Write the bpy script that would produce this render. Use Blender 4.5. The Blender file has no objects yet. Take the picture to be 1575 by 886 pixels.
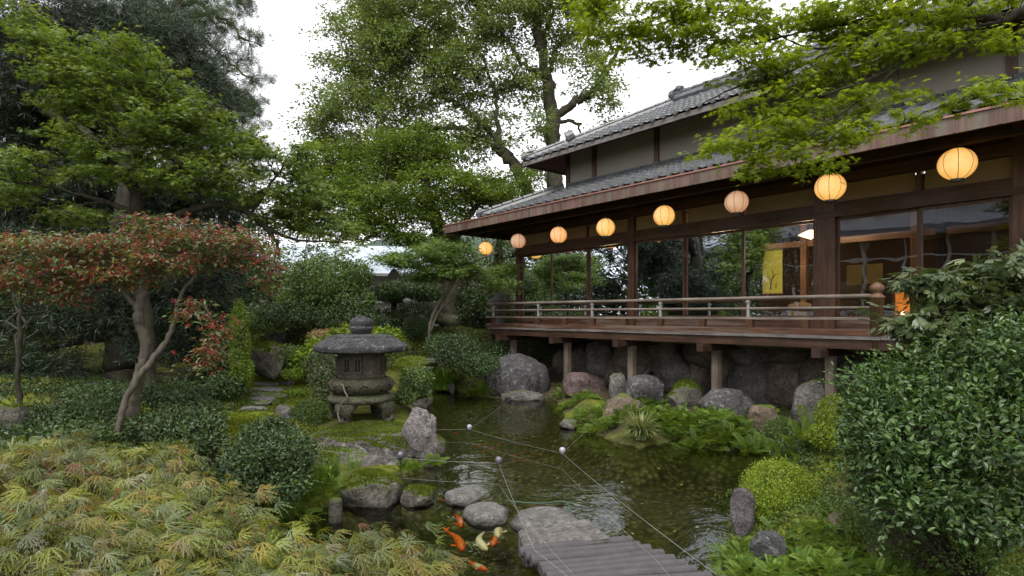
import bpy, bmesh, math, random
import numpy as np
from mathutils import Vector, Matrix, noise as mnoise

# ------------------------------------------------------------------ camera, world, sun, exposure
F = 900.0            # focal length in photo pixels (photo 1575 px wide)
EYE = 1.85           # eye height above the pond water (z = 0)
sc = bpy.context.scene
COL = sc.collection
cam_d = bpy.data.cameras.new("camera")
cam = bpy.data.objects.new("camera", cam_d)
COL.objects.link(cam)
cam.location = (0, 0, EYE)
cam.rotation_euler = (math.radians(90), 0, 0)
cam_d.sensor_width = 36
cam_d.lens = F / 1575 * 36
cam_d.shift_y = 42.0 / 1575
cam_d.clip_start = 0.05
cam_d.clip_end = 3000
sc.camera = cam

SUN_EL, SUN_ROT = math.radians(58), math.radians(200)
world = bpy.data.worlds.new("World")
sc.world = world
world.use_nodes = True
nt = world.node_tree
for n in list(nt.nodes): nt.nodes.remove(n)
wo = nt.nodes.new("ShaderNodeOutputWorld")
bg = nt.nodes.new("ShaderNodeBackground")
sky = nt.nodes.new("ShaderNodeTexSky")
sky.sky_type = 'NISHITA'
sky.sun_disc = False
sky.sun_elevation = SUN_EL
sky.sun_rotation = SUN_ROT
sky.dust_density = 4.0
hs = nt.nodes.new("ShaderNodeHueSaturation")
hs.inputs['Saturation'].default_value = 0.10
mx = nt.nodes.new("ShaderNodeMix"); mx.data_type = 'RGBA'
mx.inputs[0].default_value = 0.72
mx.inputs[7].default_value = (6.5, 6.6, 6.9, 1)      # closed cloud layer over the clear sky
nt.links.new(sky.outputs[0], hs.inputs['Color'])
nt.links.new(hs.outputs[0], mx.inputs[6])
nt.links.new(mx.outputs[2], bg.inputs[0])
bg.inputs[1].default_value = 0.135
nt.links.new(bg.outputs[0], wo.inputs[0])

sl = bpy.data.lights.new("sun", 'SUN')
sl.energy = 1.1
sl.angle = math.radians(22)
sl.color = (1.0, 0.96, 0.9)
sun = bpy.data.objects.new("sun", sl)
COL.objects.link(sun)
# Nishita: rotation 0 = sun towards +Y, turning clockwise seen from above
sd = Vector((math.sin(SUN_ROT) * math.cos(SUN_EL), math.cos(SUN_ROT) * math.cos(SUN_EL), math.sin(SUN_EL)))
sun.rotation_euler = sd.to_track_quat('Z', 'Y').to_euler()

vs = sc.view_settings
vs.view_transform = 'Standard'
vs.look = 'None'
vs.exposure = 1.30
vs.gamma = 1
vs.use_curve_mapping = False
sc.render.engine = 'CYCLES'
cy = sc.cycles
cy.max_bounces = 8; cy.diffuse_bounces = 3; cy.glossy_bounces = 3
cy.transmission_bounces = 6; cy.transparent_max_bounces = 12
cy.caustics_reflective = False; cy.caustics_refractive = False
cy.sample_clamp_indirect = 4.0
cy.use_denoising = True

# ------------------------------------------------------------------ placing helpers
TH = math.atan((787.5 - 46) / F)          # the teahouse runs towards the vanishing point at x = 46
CT, ST = math.cos(TH), math.sin(TH)
def W(px, py, d):
    return np.array(((px - 787.5) / F * d, d, EYE - (py - 485) / F * d))
def G(px, py, z=0.0):
    return W(px, py, F * (EYE - z) / (py - 485))
def L2W(p, s, z=0.0):                      # teahouse coordinates -> world
    return np.array((p * CT - s * ST, p * ST + s * CT, z))
def S(px, p):                              # run along a plane at distance p seen at column px
    u_inv = (1.0 / (px - 46) - ST * CT / F) / (CT * CT / F)
    return p * u_inv
def LZ(px, py, p):                         # height seen at pixel on the plane at distance p
    s = S(px, p)
    return EYE - (py - 485) / F * (p * ST + s * CT)

# ------------------------------------------------------------------ mesh building
class MB:
    def __init__(self):
        self.v = []; self.f = []; self.n = 0; self.a = []
    def add(self, verts, *faces, attr=None):
        verts = np.asarray(verts, float).reshape(-1, 3)
        self.a.append((len(verts), attr))
        for f in faces:
            f = np.asarray(f, np.int64)
            if f.size: self.f.append(f + self.n)
        self.v.append(verts); self.n += len(verts)
        return self
    def box(self, x0, x1, y0, y1, z0, z1, bev=0.0):
        x0, x1 = min(x0, x1), max(x0, x1); y0, y1 = min(y0, y1), max(y0, y1)
        v = [(x0,y0,z0),(x1,y0,z0),(x1,y1,z0),(x0,y1,z0),(x0,y0,z1),(x1,y0,z1),(x1,y1,z1),(x0,y1,z1)]
        return self.add(v, [(0,3,2,1),(4,5,6,7),(0,1,5,4),(1,2,6,5),(2,3,7,6),(3,0,4,7)])
    def obox(self, c, ax, ay, az):
        c, ax, ay, az = (np.asarray(a, float) for a in (c, ax, ay, az))
        v = [c + i*ax + j*ay + k*az for k in (-1,1) for (i,j) in ((-1,-1),(1,-1),(1,1),(-1,1))]
        return self.add(v, [(0,3,2,1),(4,5,6,7),(0,1,5,4),(1,2,6,5),(2,3,7,6),(3,0,4,7)])
    def tube(self, pts, rad, n=6, cap=True, flat=1.0):
        pts = np.asarray(pts, float); m = len(pts)
        rad = np.broadcast_to(np.asarray(rad, float), (m,))
        t = np.gradient(pts, axis=0)
        t /= np.linalg.norm(t, axis=1)[:, None] + 1e-9
        ref = np.array((0,0,1.0)) if abs(t[:,2]).mean() < .8 else np.array((1.0,0,0))
        a = np.cross(t, ref); a /= np.linalg.norm(a, axis=1)[:, None] + 1e-9
        b = np.cross(t, a)
        ang = np.arange(n) * 2*np.pi/n
        ring = (a[:,None,:]*np.cos(ang)[None,:,None] + b[:,None,:]*np.sin(ang)[None,:,None]*flat) * rad[:,None,None] + pts[:,None,:]
        i = np.arange(m-1)[:,None]*n; j = np.arange(n)[None,:]; k = (j+1) % n
        q = np.stack([i+j, i+k, i+n+k, i+n+j], -1).reshape(-1,4)
        v = ring.reshape(-1,3)
        if cap:
            v = np.vstack([v, pts[0], pts[-1]])
            jj = np.arange(n); kk = (jj+1) % n
            c0 = np.stack([np.full(n, m*n), kk, jj], -1)
            c1 = np.stack([np.full(n, m*n+1), (m-1)*n+jj, (m-1)*n+kk], -1)
            return self.add(v, q, c0, c1)
        return self.add(v, q)
    def lathe(self, prof, n=32, c=(0,0,0), mod=None):
        prof = np.asarray(prof, float); m = len(prof)
        ang = np.arange(n)*2*np.pi/n
        r = prof[:,0][:,None] * np.ones(n)[None,:]
        if mod is not None: r = r * mod(ang)[None,:] if callable(mod) else r
        v = np.stack([r*np.cos(ang), r*np.sin(ang), prof[:,1][:,None]*np.ones(n)[None,:]], -1).reshape(-1,3) + np.asarray(c)
        i = np.arange(m-1)[:,None]*n; j = np.arange(n)[None,:]; k = (j+1) % n
        return self.add(v, np.stack([i+j, i+k, i+n+k, i+n+j], -1).reshape(-1,4))
    def arrays(self):
        return np.vstack(self.v), self.f
    def mesh(self, name, mat, smooth=False, xf=None):
        v = np.vstack(self.v)
        if xf is not None:
            M = np.array(xf); v = v @ M[:3,:3].T + M[:3,3]
        lv = np.concatenate([f.reshape(-1) for f in self.f])
        tot = np.concatenate([np.full(len(f), f.shape[1]) for f in self.f])
        start = np.concatenate([[0], np.cumsum(tot)[:-1]])
        me = bpy.data.meshes.new(name)
        me.vertices.add(len(v)); me.vertices.foreach_set('co', v.astype(np.float32).ravel())
        me.loops.add(len(lv)); me.loops.foreach_set('vertex_index', lv.astype(np.int32))
        me.polygons.add(len(tot)); me.polygons.foreach_set('loop_start', start.astype(np.int32))
        if smooth: me.polygons.foreach_set('use_smooth', np.ones(len(tot), bool))
        else: me.polygons.foreach_set('use_smooth', np.zeros(len(tot), bool))
        if any(a is not None for n, a in self.a):
            at = me.attributes.new('rnd', 'FLOAT', 'POINT')
            at.data.foreach_set('value', np.concatenate([np.zeros(n) if a is None else a for n, a in self.a]).astype(np.float32))
        me.update(calc_edges=True)
        me.validate()
        if mat is not None: me.materials.append(mat)
        return me

ROOT_XF = {}
def props(o, label=None, cat=None, group=None, kind=None):
    if label: o['label'] = label
    if cat: o['category'] = cat
    if group: o['group'] = group
    if kind: o['kind'] = kind
    return o
def thing(name, label, cat, loc=(0,0,0), rotz=0.0, group=None, kind=None):
    o = bpy.data.objects.new(name, None); COL.objects.link(o)
    o.empty_display_size = 0.2
    o.location = [float(a) for a in loc]; o.rotation_euler = (0, 0, rotz)
    ROOT_XF[o.name] = Matrix.LocRotScale(Vector(o.location), o.rotation_euler, None).inverted()
    return props(o, label, cat, group, kind)
def part(name, mb, mat, parent, label=None, smooth=False, world=True, kind=None):
    r = parent
    while r.parent: r = r.parent
    xf = ROOT_XF[r.name] if world else None
    o = bpy.data.objects.new(name, mb.mesh(name, mat, smooth, xf)); COL.objects.link(o)
    o.parent = parent
    return props(o, label, kind=kind)
def solo(name, mb, mat, label=None, cat=None, base=None, group=None, kind=None, smooth=False):
    v = np.vstack(mb.v)
    if base is None:
        base = np.array((v[:,0].mean(), v[:,1].mean(), v[:,2].min()))
    xf = Matrix.Translation(-Vector([float(a) for a in base]))
    o = bpy.data.objects.new(name, mb.mesh(name, mat, smooth, xf)); COL.objects.link(o)
    o.location = [float(a) for a in base]
    return props(o, label, cat, group, kind)

# ------------------------------------------------------------------ materials
def newmat(name):
    m = bpy.data.materials.new(name); m.use_nodes = True
    t = m.node_tree
    for n in list(t.nodes): t.nodes.remove(n)
    out = t.nodes.new("ShaderNodeOutputMaterial")
    return m, t, out
def ramp(t, cols, fac, pos=None):
    r = t.nodes.new("ShaderNodeValToRGB")
    e = r.color_ramp.elements
    k = len(cols)
    for i in range(k - 2): e.new(0.5)
    for i, c in enumerate(cols):
        e[i].position = pos[i] if pos else i / (k - 1)
        e[i].color = (c[0], c[1], c[2], 1)
    t.links.new(fac, r.inputs[0])
    return r.outputs[0]
def nz(t, scale, detail=4, rough=.55, vec=None, kind="ShaderNodeTexNoise", dist=0.0):
    n = t.nodes.new(kind)
    n.inputs['Scale'].default_value = scale
    if 'Detail' in n.inputs: n.inputs['Detail'].default_value = detail
    if 'Roughness' in n.inputs: n.inputs['Roughness'].default_value = rough
    if 'Distortion' in n.inputs: n.inputs['Distortion'].default_value = dist
    if vec is not None: t.links.new(vec, n.inputs['Vector'])
    return n
def coords(t, scale=(1,1,1), obj=True):
    tc = t.nodes.new("ShaderNodeTexCoord")
    mp = t.nodes.new("ShaderNodeMapping")
    mp.inputs['Scale'].default_value = scale
    t.links.new(tc.outputs['Object'], mp.inputs[0])
    return mp.outputs[0]
def mixc(t, a, b, fac, mode='MIX'):
    m = t.nodes.new("ShaderNodeMix"); m.data_type = 'RGBA'; m.blend_type = mode
    for s, i in ((fac, 0), (a, 6), (b, 7)):
        if hasattr(s, 'node'): t.links.new(s, m.inputs[i])
        elif isinstance(s, (int, float)): m.inputs[i].default_value = s
        else: m.inputs[i].default_value = (s[0], s[1], s[2], 1)
    return m.outputs[2]
def math_(t, op, a, b=None, clamp=False):
    m = t.nodes.new("ShaderNodeMath"); m.operation = op; m.use_clamp = clamp
    for s, i in ((a, 0), (b, 1)):
        if s is None: continue
        if hasattr(s, 'node'): t.links.new(s, m.inputs[i])
        else: m.inputs[i].default_value = s
    return m.outputs[0]
def bump(t, h, strength, dist=0.02):
    b = t.nodes.new("ShaderNodeBump")
    b.inputs['Strength'].default_value = strength
    b.inputs['Distance'].default_value = dist
    t.links.new(h, b.inputs['Height'])
    return b.outputs[0]
def princ(t, out, col, rough=.6, spec=.5, normal=None, metal=0.0):
    p = t.nodes.new("ShaderNodeBsdfPrincipled")
    if hasattr(col, 'node'): t.links.new(col, p.inputs['Base Color'])
    else: p.inputs['Base Color'].default_value = (*col, 1)
    if hasattr(rough, 'node'): t.links.new(rough, p.inputs['Roughness'])
    else: p.inputs['Roughness'].default_value = rough
    p.inputs['Specular IOR Level'].default_value = spec
    p.inputs['Metallic'].default_value = metal
    if normal is not None: t.links.new(normal, p.inputs['Normal'])
    if out is not None: t.links.new(p.outputs[0], out.inputs[0])
    return p

GAIN = 1.3
def leaf_mat(name, cols, rough=.5, trans=.3, spec=.35, vary=.35, tcol=None):
    m, t, out = newmat(name)
    g = t.nodes.new("ShaderNodeAttribute"); g.attribute_name = 'rnd'
    cols = [tuple(x*GAIN for x in c_) for c_ in cols]
    c = ramp(t, cols, g.outputs['Fac'])
    cn = nz(t, 1.7, 3, vec=coords(t))
    c2 = ramp(t, [(1-vary,)*3, (1+vary*.6,)*3], cn.outputs[0], [.35, .65])
    c = mixc(t, c, c2, 1.0, 'MULTIPLY')
    p = princ(t, None, c, rough, spec)
    tr = t.nodes.new("ShaderNodeBsdfTranslucent")
    tc = mixc(t, c, tcol or (1.45, 1.35, .50), 1.0, 'MULTIPLY')
    t.links.new(tc, tr.inputs[0])
    ms = t.nodes.new("ShaderNodeMixShader"); ms.inputs[0].default_value = trans
    t.links.new(p.outputs[0], ms.inputs[1]); t.links.new(tr.outputs[0], ms.inputs[2])
    t.links.new(ms.outputs[0], out.inputs[0])
    return m
def bark_mat(name, a, b, scale=14, moss=0.0):
    m, t, out = newmat(name)
    v = coords(t, (1, 1, .3))
    n1 = nz(t, scale, 6, .65, v)
    c = ramp(t, [a, b], n1.outputs[0], [.3, .7])
    n3 = nz(t, 3.0, 4, .6, coords(t))
    c = mixc(t, c, tuple(x*1.9 for x in b), ramp(t, [(0,)*3, (.6,)*3], n3.outputs[0], [.55, .72]))
    if moss:
        n2 = nz(t, 4, 5, .6, coords(t))
        c = mixc(t, c, (.05, .075, .012), ramp(t, [(0,)*3, (moss,)*3], n2.outputs[0], [.45, .6]))
    princ(t, out, c, .85, .2, bump(t, n1.outputs[0], .8, .03))
    return m
def rock_mat(name, a, b, moss=.0, mosscol=(.085, .125, .012), wet=0.0, scale=3.0, lichen=.25):
    m, t, out = newmat(name)
    v = coords(t)
    n1 = nz(t, scale, 8, .65, v); n2 = nz(t, scale*7, 6, .7, v)
    c = ramp(t, [a, b], n1.outputs[0], [.32, .68])
    c = mixc(t, c, ramp(t, [(.55,)*3, (1.35,)*3], n2.outputs[0], [.3, .7]), 1.0, 'MULTIPLY')
    vn = nz(t, scale*.9, 6, .7, v, dist=2.5)
    c = mixc(t, c, tuple(x*.35 for x in a), ramp(t, [(0,)*3, (.85,)*3, (0,)*3], vn.outputs[0], [.47, .50, .53]))
    vo = nz(t, scale*2.2, 5, .7, v, dist=1.5)
    c = mixc(t, c, (.36, .35, .32), ramp(t, [(0,)*3, (lichen,)*3], vo.outputs[0], [.56, .66]))
    g = t.nodes.new("ShaderNodeNewGeometry")
    sx = t.nodes.new("ShaderNodeSeparateXYZ"); t.links.new(g.outputs['Normal'], sx.inputs[0])
    if moss:
        n3 = nz(t, 5.5, 9, .72, v)
        f = math_(t, 'ADD', math_(t, 'MULTIPLY', sx.outputs[2], .55), math_(t, 'MULTIPLY', n3.outputs[0], 1.0))
        f = ramp(t, [(0,)*3, (1,)*3], f, [1.20-moss*.70, 1.36-moss*.70])
        n4 = nz(t, 34, 5, .7, v); n5 = nz(t, 4, 4, .6, v)
        mc = ramp(t, [tuple(x*.25 for x in mosscol), tuple(x*.8 for x in mosscol), tuple(x*1.25 for x in mosscol)], math_(t, 'ADD', math_(t, 'MULTIPLY', n4.outputs[0], .6), math_(t, 'MULTIPLY', n5.outputs[0], .4)), [.36, .5, .64])
        c = mixc(t, c, mc, f)
    # damp dark band just above the water line
    sp = t.nodes.new("ShaderNodeSeparateXYZ"); t.links.new(g.outputs['Position'], sp.inputs[0])
    damp = ramp(t, [(.38,)*3, (1,)*3], math_(t, 'ADD', math_(t, 'MULTIPLY', sp.outputs[2], 6.0), math_(t, 'MULTIPLY', n1.outputs[0], .5)), [.25, .75])
    c = mixc(t, c, damp, 1.0, 'MULTIPLY')
    h = math_(t, 'ADD', n1.outputs[0], math_(t, 'MULTIPLY', n2.outputs[0], .45))
    princ(t, out, c, .8, .3, bump(t, h, 1.0, .07))
    return m
def wood_mat(name, a, b, axis=1, rough=.6, scale=1.0, spec=.35, weather=None):
    m, t, out = newmat(name)
    s = [26*scale]*3; s[axis] = 1.6*scale
    n1 = nz(t, 1.0, 6, .6, coords(t, tuple(s)), dist=.4)
    c = ramp(t, [a, b], n1.outputs[0], [.3, .72])
    n2 = nz(t, 2.3, 5, .65, coords(t))
    c = mixc(t, c, ramp(t, [(.6,)*3, (1.25,)*3], n2.outputs[0], [.3, .7]), 1.0, 'MULTIPLY')
    if weather:
        n3 = nz(t, 1.0, 5, .7, coords(t, tuple(x*.35 for x in s)))
        c = mixc(t, c, weather, ramp(t, [(0,)*3, (.8,)*3], n3.outputs[0], [.48, .62]))
    princ(t, out, c, rough, spec, bump(t, n1.outputs[0], .35, .01))
    return m
def plain(name, col, rough=.6, spec=.4, var=.2, scale=6, metal=0.0, bmp=.15):
    m, t, out = newmat(name)
    n1 = nz(t, scale, 6, .6, coords(t))
    c = mixc(t, tuple(x*(1-var) for x in col), tuple(min(1, x*(1+var)) for x in col), n1.outputs[0])
    princ(t, out, c, rough, spec, bump(t, n1.outputs[0], bmp, .01), metal)
    return m
def emit(name, col, strength, var=0.0, scale=8):
    m, t, out = newmat(name)
    e = t.nodes.new("ShaderNodeEmission")
    if var:
        n1 = nz(t, scale, 4, .6, coords(t))
        c = mixc(t, tuple(x*(1-var) for x in col), col, n1.outputs[0])
        t.links.new(c, e.inputs[0])
    else: e.inputs[0].default_value = (*col, 1)
    e.inputs[1].default_value = strength
    t.links.new(e.outputs[0], out.inputs[0])
    return m

# ------------------------------------------------------------------ leaf templates: (verts, tris); +Y tip, +Z up
def T_diamond(w=.26, fold=.07):
    return np.array([(0,0,0),(w,.45,fold),(0,1,-.04),(-w,.45,fold)]), np.array([(0,1,2),(0,2,3)])
def T_ovate(w=.25, fold=.06, curl=-.08):
    v = [(0,0,0),(0,.3,0),(0,.65,0),(0,1,curl)]
    v += [(w*.75,.22,fold),(w,.5,fold*1.2),(w*.62,.8,fold*.4)]
    v += [(-a,b,c) for a,b,c in v[4:7]]
    f = [(0,4,1),(1,4,5),(1,5,2),(2,5,6),(2,6,3),(0,1,7),(1,8,7),(1,2,8),(2,9,8),(2,3,9)]
    return np.array(v), np.array(f)
def T_star(lobes=7, notch=.34):
    if lobes == 7: an = [-118,-76,-38,0,38,76,118]; ln = [.42,.72,.93,1.0,.93,.72,.42]
    else: an = [-95,-46,0,46,95]; ln = [.6,.9,1.0,.9,.6]
    v = [(0,0,.03)]; pts = []
    for i, (a, l) in enumerate(zip(an, ln)):
        if i:
            am = math.radians((a + an[i-1]) / 2); pts.append((math.sin(am)*notch, math.cos(am)*notch, .02))
        a = math.radians(a); pts.append((math.sin(a)*l, math.cos(a)*l, -.10*l))
    v += pts; k = len(pts)
    f = [(0, i+1, i) for i in range(1, k)]
    v = np.array(v); v[:,1] += .25
    return v, np.array(f)
def T_lace(seed=0):
    rng = random.Random(seed)
    v = []; f = []
    for a, l in zip([-66,-42,-20,0,20,42,66], [.6,.85,1.0,1.08,1.0,.85,.6]):
        a = math.radians(a + rng.uniform(-6, 6)); l *= rng.uniform(.85, 1.1)
        dx, dy = math.sin(a), math.cos(a); nx, ny = dy, -dx
        b = len(v); ws = [.008, .025, .022, .0]; droop = rng.uniform(.25, .7)
        for k, u in enumerate((0, .35, .68, 1.0)):
            w = ws[k]; z = .08*u - droop*u*u
            v.append((dx*l*u + nx*w, dy*l*u + ny*w, z)); v.append((dx*l*u - nx*w, dy*l*u - ny*w, z))
        for k in range(3): f += [(b+2*k, b+2*k+2, b+2*k+1), (b+2*k+1, b+2*k+2, b+2*k+3)]
        for u in (.4, .58, .75):
            for sgn in (-1, 1):
                c = len(v); z = .08*u - droop*u*u; tl = .13*(1.1-u)+.03
                v += [(dx*l*(u-.05) + sgn*nx*.02, dy*l*(u-.05) + sgn*ny*.02, z), (dx*l*(u+.05) + sgn*nx*.02, dy*l*(u+.05) + sgn*ny*.02, z),
                      (dx*(l*u+tl) + sgn*nx*(.04+tl*.55), dy*(l*u+tl) + sgn*ny*(.04+tl*.55), z-.03)]
                f.append((c, c+1, c+2))
    return np.array(v), np.array(f)
def T_frond(n=13, arch=.5, wid=.2, seed=0, tri=True):
    rng = random.Random(seed); v = []; f = []
    def P(u): return np.array((0, u*(1-.18*arch*u), .55*u - arch*1.05*u*u))
    for i in range(8):
        u = i/7; p = P(u); v.append(p + (.006,0,0)); v.append(p - (.006,0,0))
        if i: b = len(v)-4; f += [(b,b+2,b+1),(b+1,b+2,b+3)]
    for i in range(n):
        u = .16 + .84*i/(n-.3)
        if u > 1: u = .99
        l = wid*math.sin(math.pi*min(1, (1.06-u)*.95+.08))**.8*(1.0 if u > .25 else .8)
        l = max(.03, l*rng.uniform(.85, 1.1))
        p = P(u)
        for sg in (-1, 1):
            b = len(v); dv = .30
            v += [p, p + (sg*l*.5, l*dv*.5 + .028, -.01), p + (sg*l, l*dv, -.05*l/wid*.5), p + (sg*l*.5, l*dv*.5 - .028, -.01)]
            f += [(b,b+1,b+2),(b,b+2,b+3)] if sg < 0 else [(b,b+2,b+1),(b,b+3,b+2)]
    return np.array(v), np.array(f)
def T_blade(bend=.5, w=.022, seg=4):
    v = []; f = []
    for i in range(seg+1):
        u = i/seg; ww = w*(1-u**2.2)+.001
        th = bend*u*1.6
        # arc: rises along +Z leaning to +Y
        z = (math.sin(th)/ (bend*1.6)) if bend else u
        y = ((1-math.cos(th))/(bend*1.6)) if bend else 0
        v += [(ww, y, z), (-ww, y, z)]
        if i: b = len(v)-4; f += [(b,b+2,b+1),(b+1,b+2,b+3)]
    return np.array(v), np.array(f)
def T_tuft(n=9, w=.05, spread=.9, seed=0):
    rng = random.Random(seed); v = []; f = []
    for i in range(n):
        a = i*2.399; sp = spread*math.sqrt((i+.5)/n)
        d = np.array((math.sin(a)*math.sin(sp), math.cos(sp), math.cos(a)*math.sin(sp)))
        s = np.cross(d, (math.sin(a*1.7), .3, math.cos(a*1.7))); s /= np.linalg.norm(s)
        l = rng.uniform(.75, 1.1); b = len(v)
        v += [np.zeros(3), d*l*.5 + s*w, d*l, d*l*.5 - s*w]; f += [(b,b+1,b+2),(b,b+2,b+3)]
    return np.array(v), np.array(f)
def T_spray(n=7, w=.085, seed=0):
    """a pinnate spray of narrow pointed leaflets"""
    v = []; f = []; rng = random.Random(seed)
    for i in range(n):
        u = (i//2)/(n//2); sg = 0 if i == n-1 else (-1 if i % 2 else 1)
        p = np.array((0, .15 + .5*u, -.05*u)); a = sg*rng.uniform(.7, 1.0)
        l = rng.uniform(.42, .55); d = np.array((math.sin(a), math.cos(a), -.25)); s = np.array((d[1], -d[0], 0))
        b = len(v); v += [p, p + d*l*.4 + s*w, p + d*l, p + d*l*.4 - s*w]
        f += [(b,b+1,b+2),(b,b+2,b+3)]
    b = len(v); v += [(.006,0,0),(-.006,0,0),(-.006,.65,-.05),(.006,.65,-.05)]; f += [(b,b+1,b+2),(b,b+2,b+3)]
    return np.array(v), np.array(f)

def norm(a): return a / (np.linalg.norm(a, axis=-1, keepdims=True) + 1e-9)
_prng = np.random.default_rng(99)
def place(mb, tmpl, pos, d, nrm, scale, rnd=None):
    tv, tf = tmpl
    pos = np.asarray(pos, float); N = len(pos)
    if N == 0: return
    d = norm(np.asarray(d, float)); nrm = np.asarray(nrm, float)
    x = norm(np.cross(d, nrm)); z = np.cross(x, d)
    s = np.broadcast_to(np.asarray(scale, float), (N,))[:, None, None]
    v = (tv[None,:,0,None]*x[:,None,:] + tv[None,:,1,None]*d[:,None,:] + tv[None,:,2,None]*z[:,None,:]) * s + pos[:,None,:]
    f = (tf[None] + (np.arange(N)*len(tv))[:,None,None]).reshape(-1,3)
    if rnd is None: rnd = _prng.random(N)
    mb.add(v.reshape(-1,3), f, attr=np.repeat(rnd, len(tv)))

# ------------------------------------------------------------------ vectorised smooth noise (lumps)
_rng0 = np.random.default_rng(5)
_K = norm(_rng0.normal(size=(10,3))) * _rng0.uniform(.7, 1.9, (10,1)); _PH = _rng0.uniform(0, 6.28, 10)
def lump(p, f=1.0, off=0.0):
    return np.sin((p @ _K.T)*f*3.0 + _PH + off).mean(1)*1.6

def ballpts(rng, n, inner=0.0):
    v = norm(rng.normal(size=(n,3)))
    r = (inner**3 + (1-inner**3)*rng.random(n))**(1/3)
    return v, r
def blob_c(b):
    """blob = (px, py, depth, rx_px, rz_px, ry_m)"""
    if b[3] == 'w': return np.array(b[:3], float), np.array(b[4:7], float)
    px, py, d, rx, rz = b[:5]
    c = W(px, py, d); rx, rz = rx/F*d, rz/F*d
    ry = b[5] if len(b) > 5 else (rx+rz)/2
    return c, np.array((rx, ry, rz))
def catmull(pts, k=5):
    p = np.asarray(pts, float)
    if len(p) < 3:
        u = np.linspace(0, 1, k+1)[:,None]; return p[0]*(1-u)+p[-1]*u
    q = np.vstack([2*p[0]-p[1], p, 2*p[-1]-p[-2]]); out = []
    for i in range(1, len(q)-2):
        for u in np.arange(k)/k:
            a,b,c,d = q[i-1],q[i],q[i+1],q[i+2]
            out.append(.5*((2*b)+(-a+c)*u+(2*a-5*b+4*c-d)*u*u+(-a+3*b-3*c+d)*u**3))
    out.append(p[-1]); return np.array(out)
def wobble(P, rng, amp):
    n = len(P); w = rng.normal(size=(n,P.shape[1]))*amp
    w[0] = 0; w[-1] = 0
    if P.shape[1] > 3: w[:,3:] = 0
    return P + w

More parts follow.
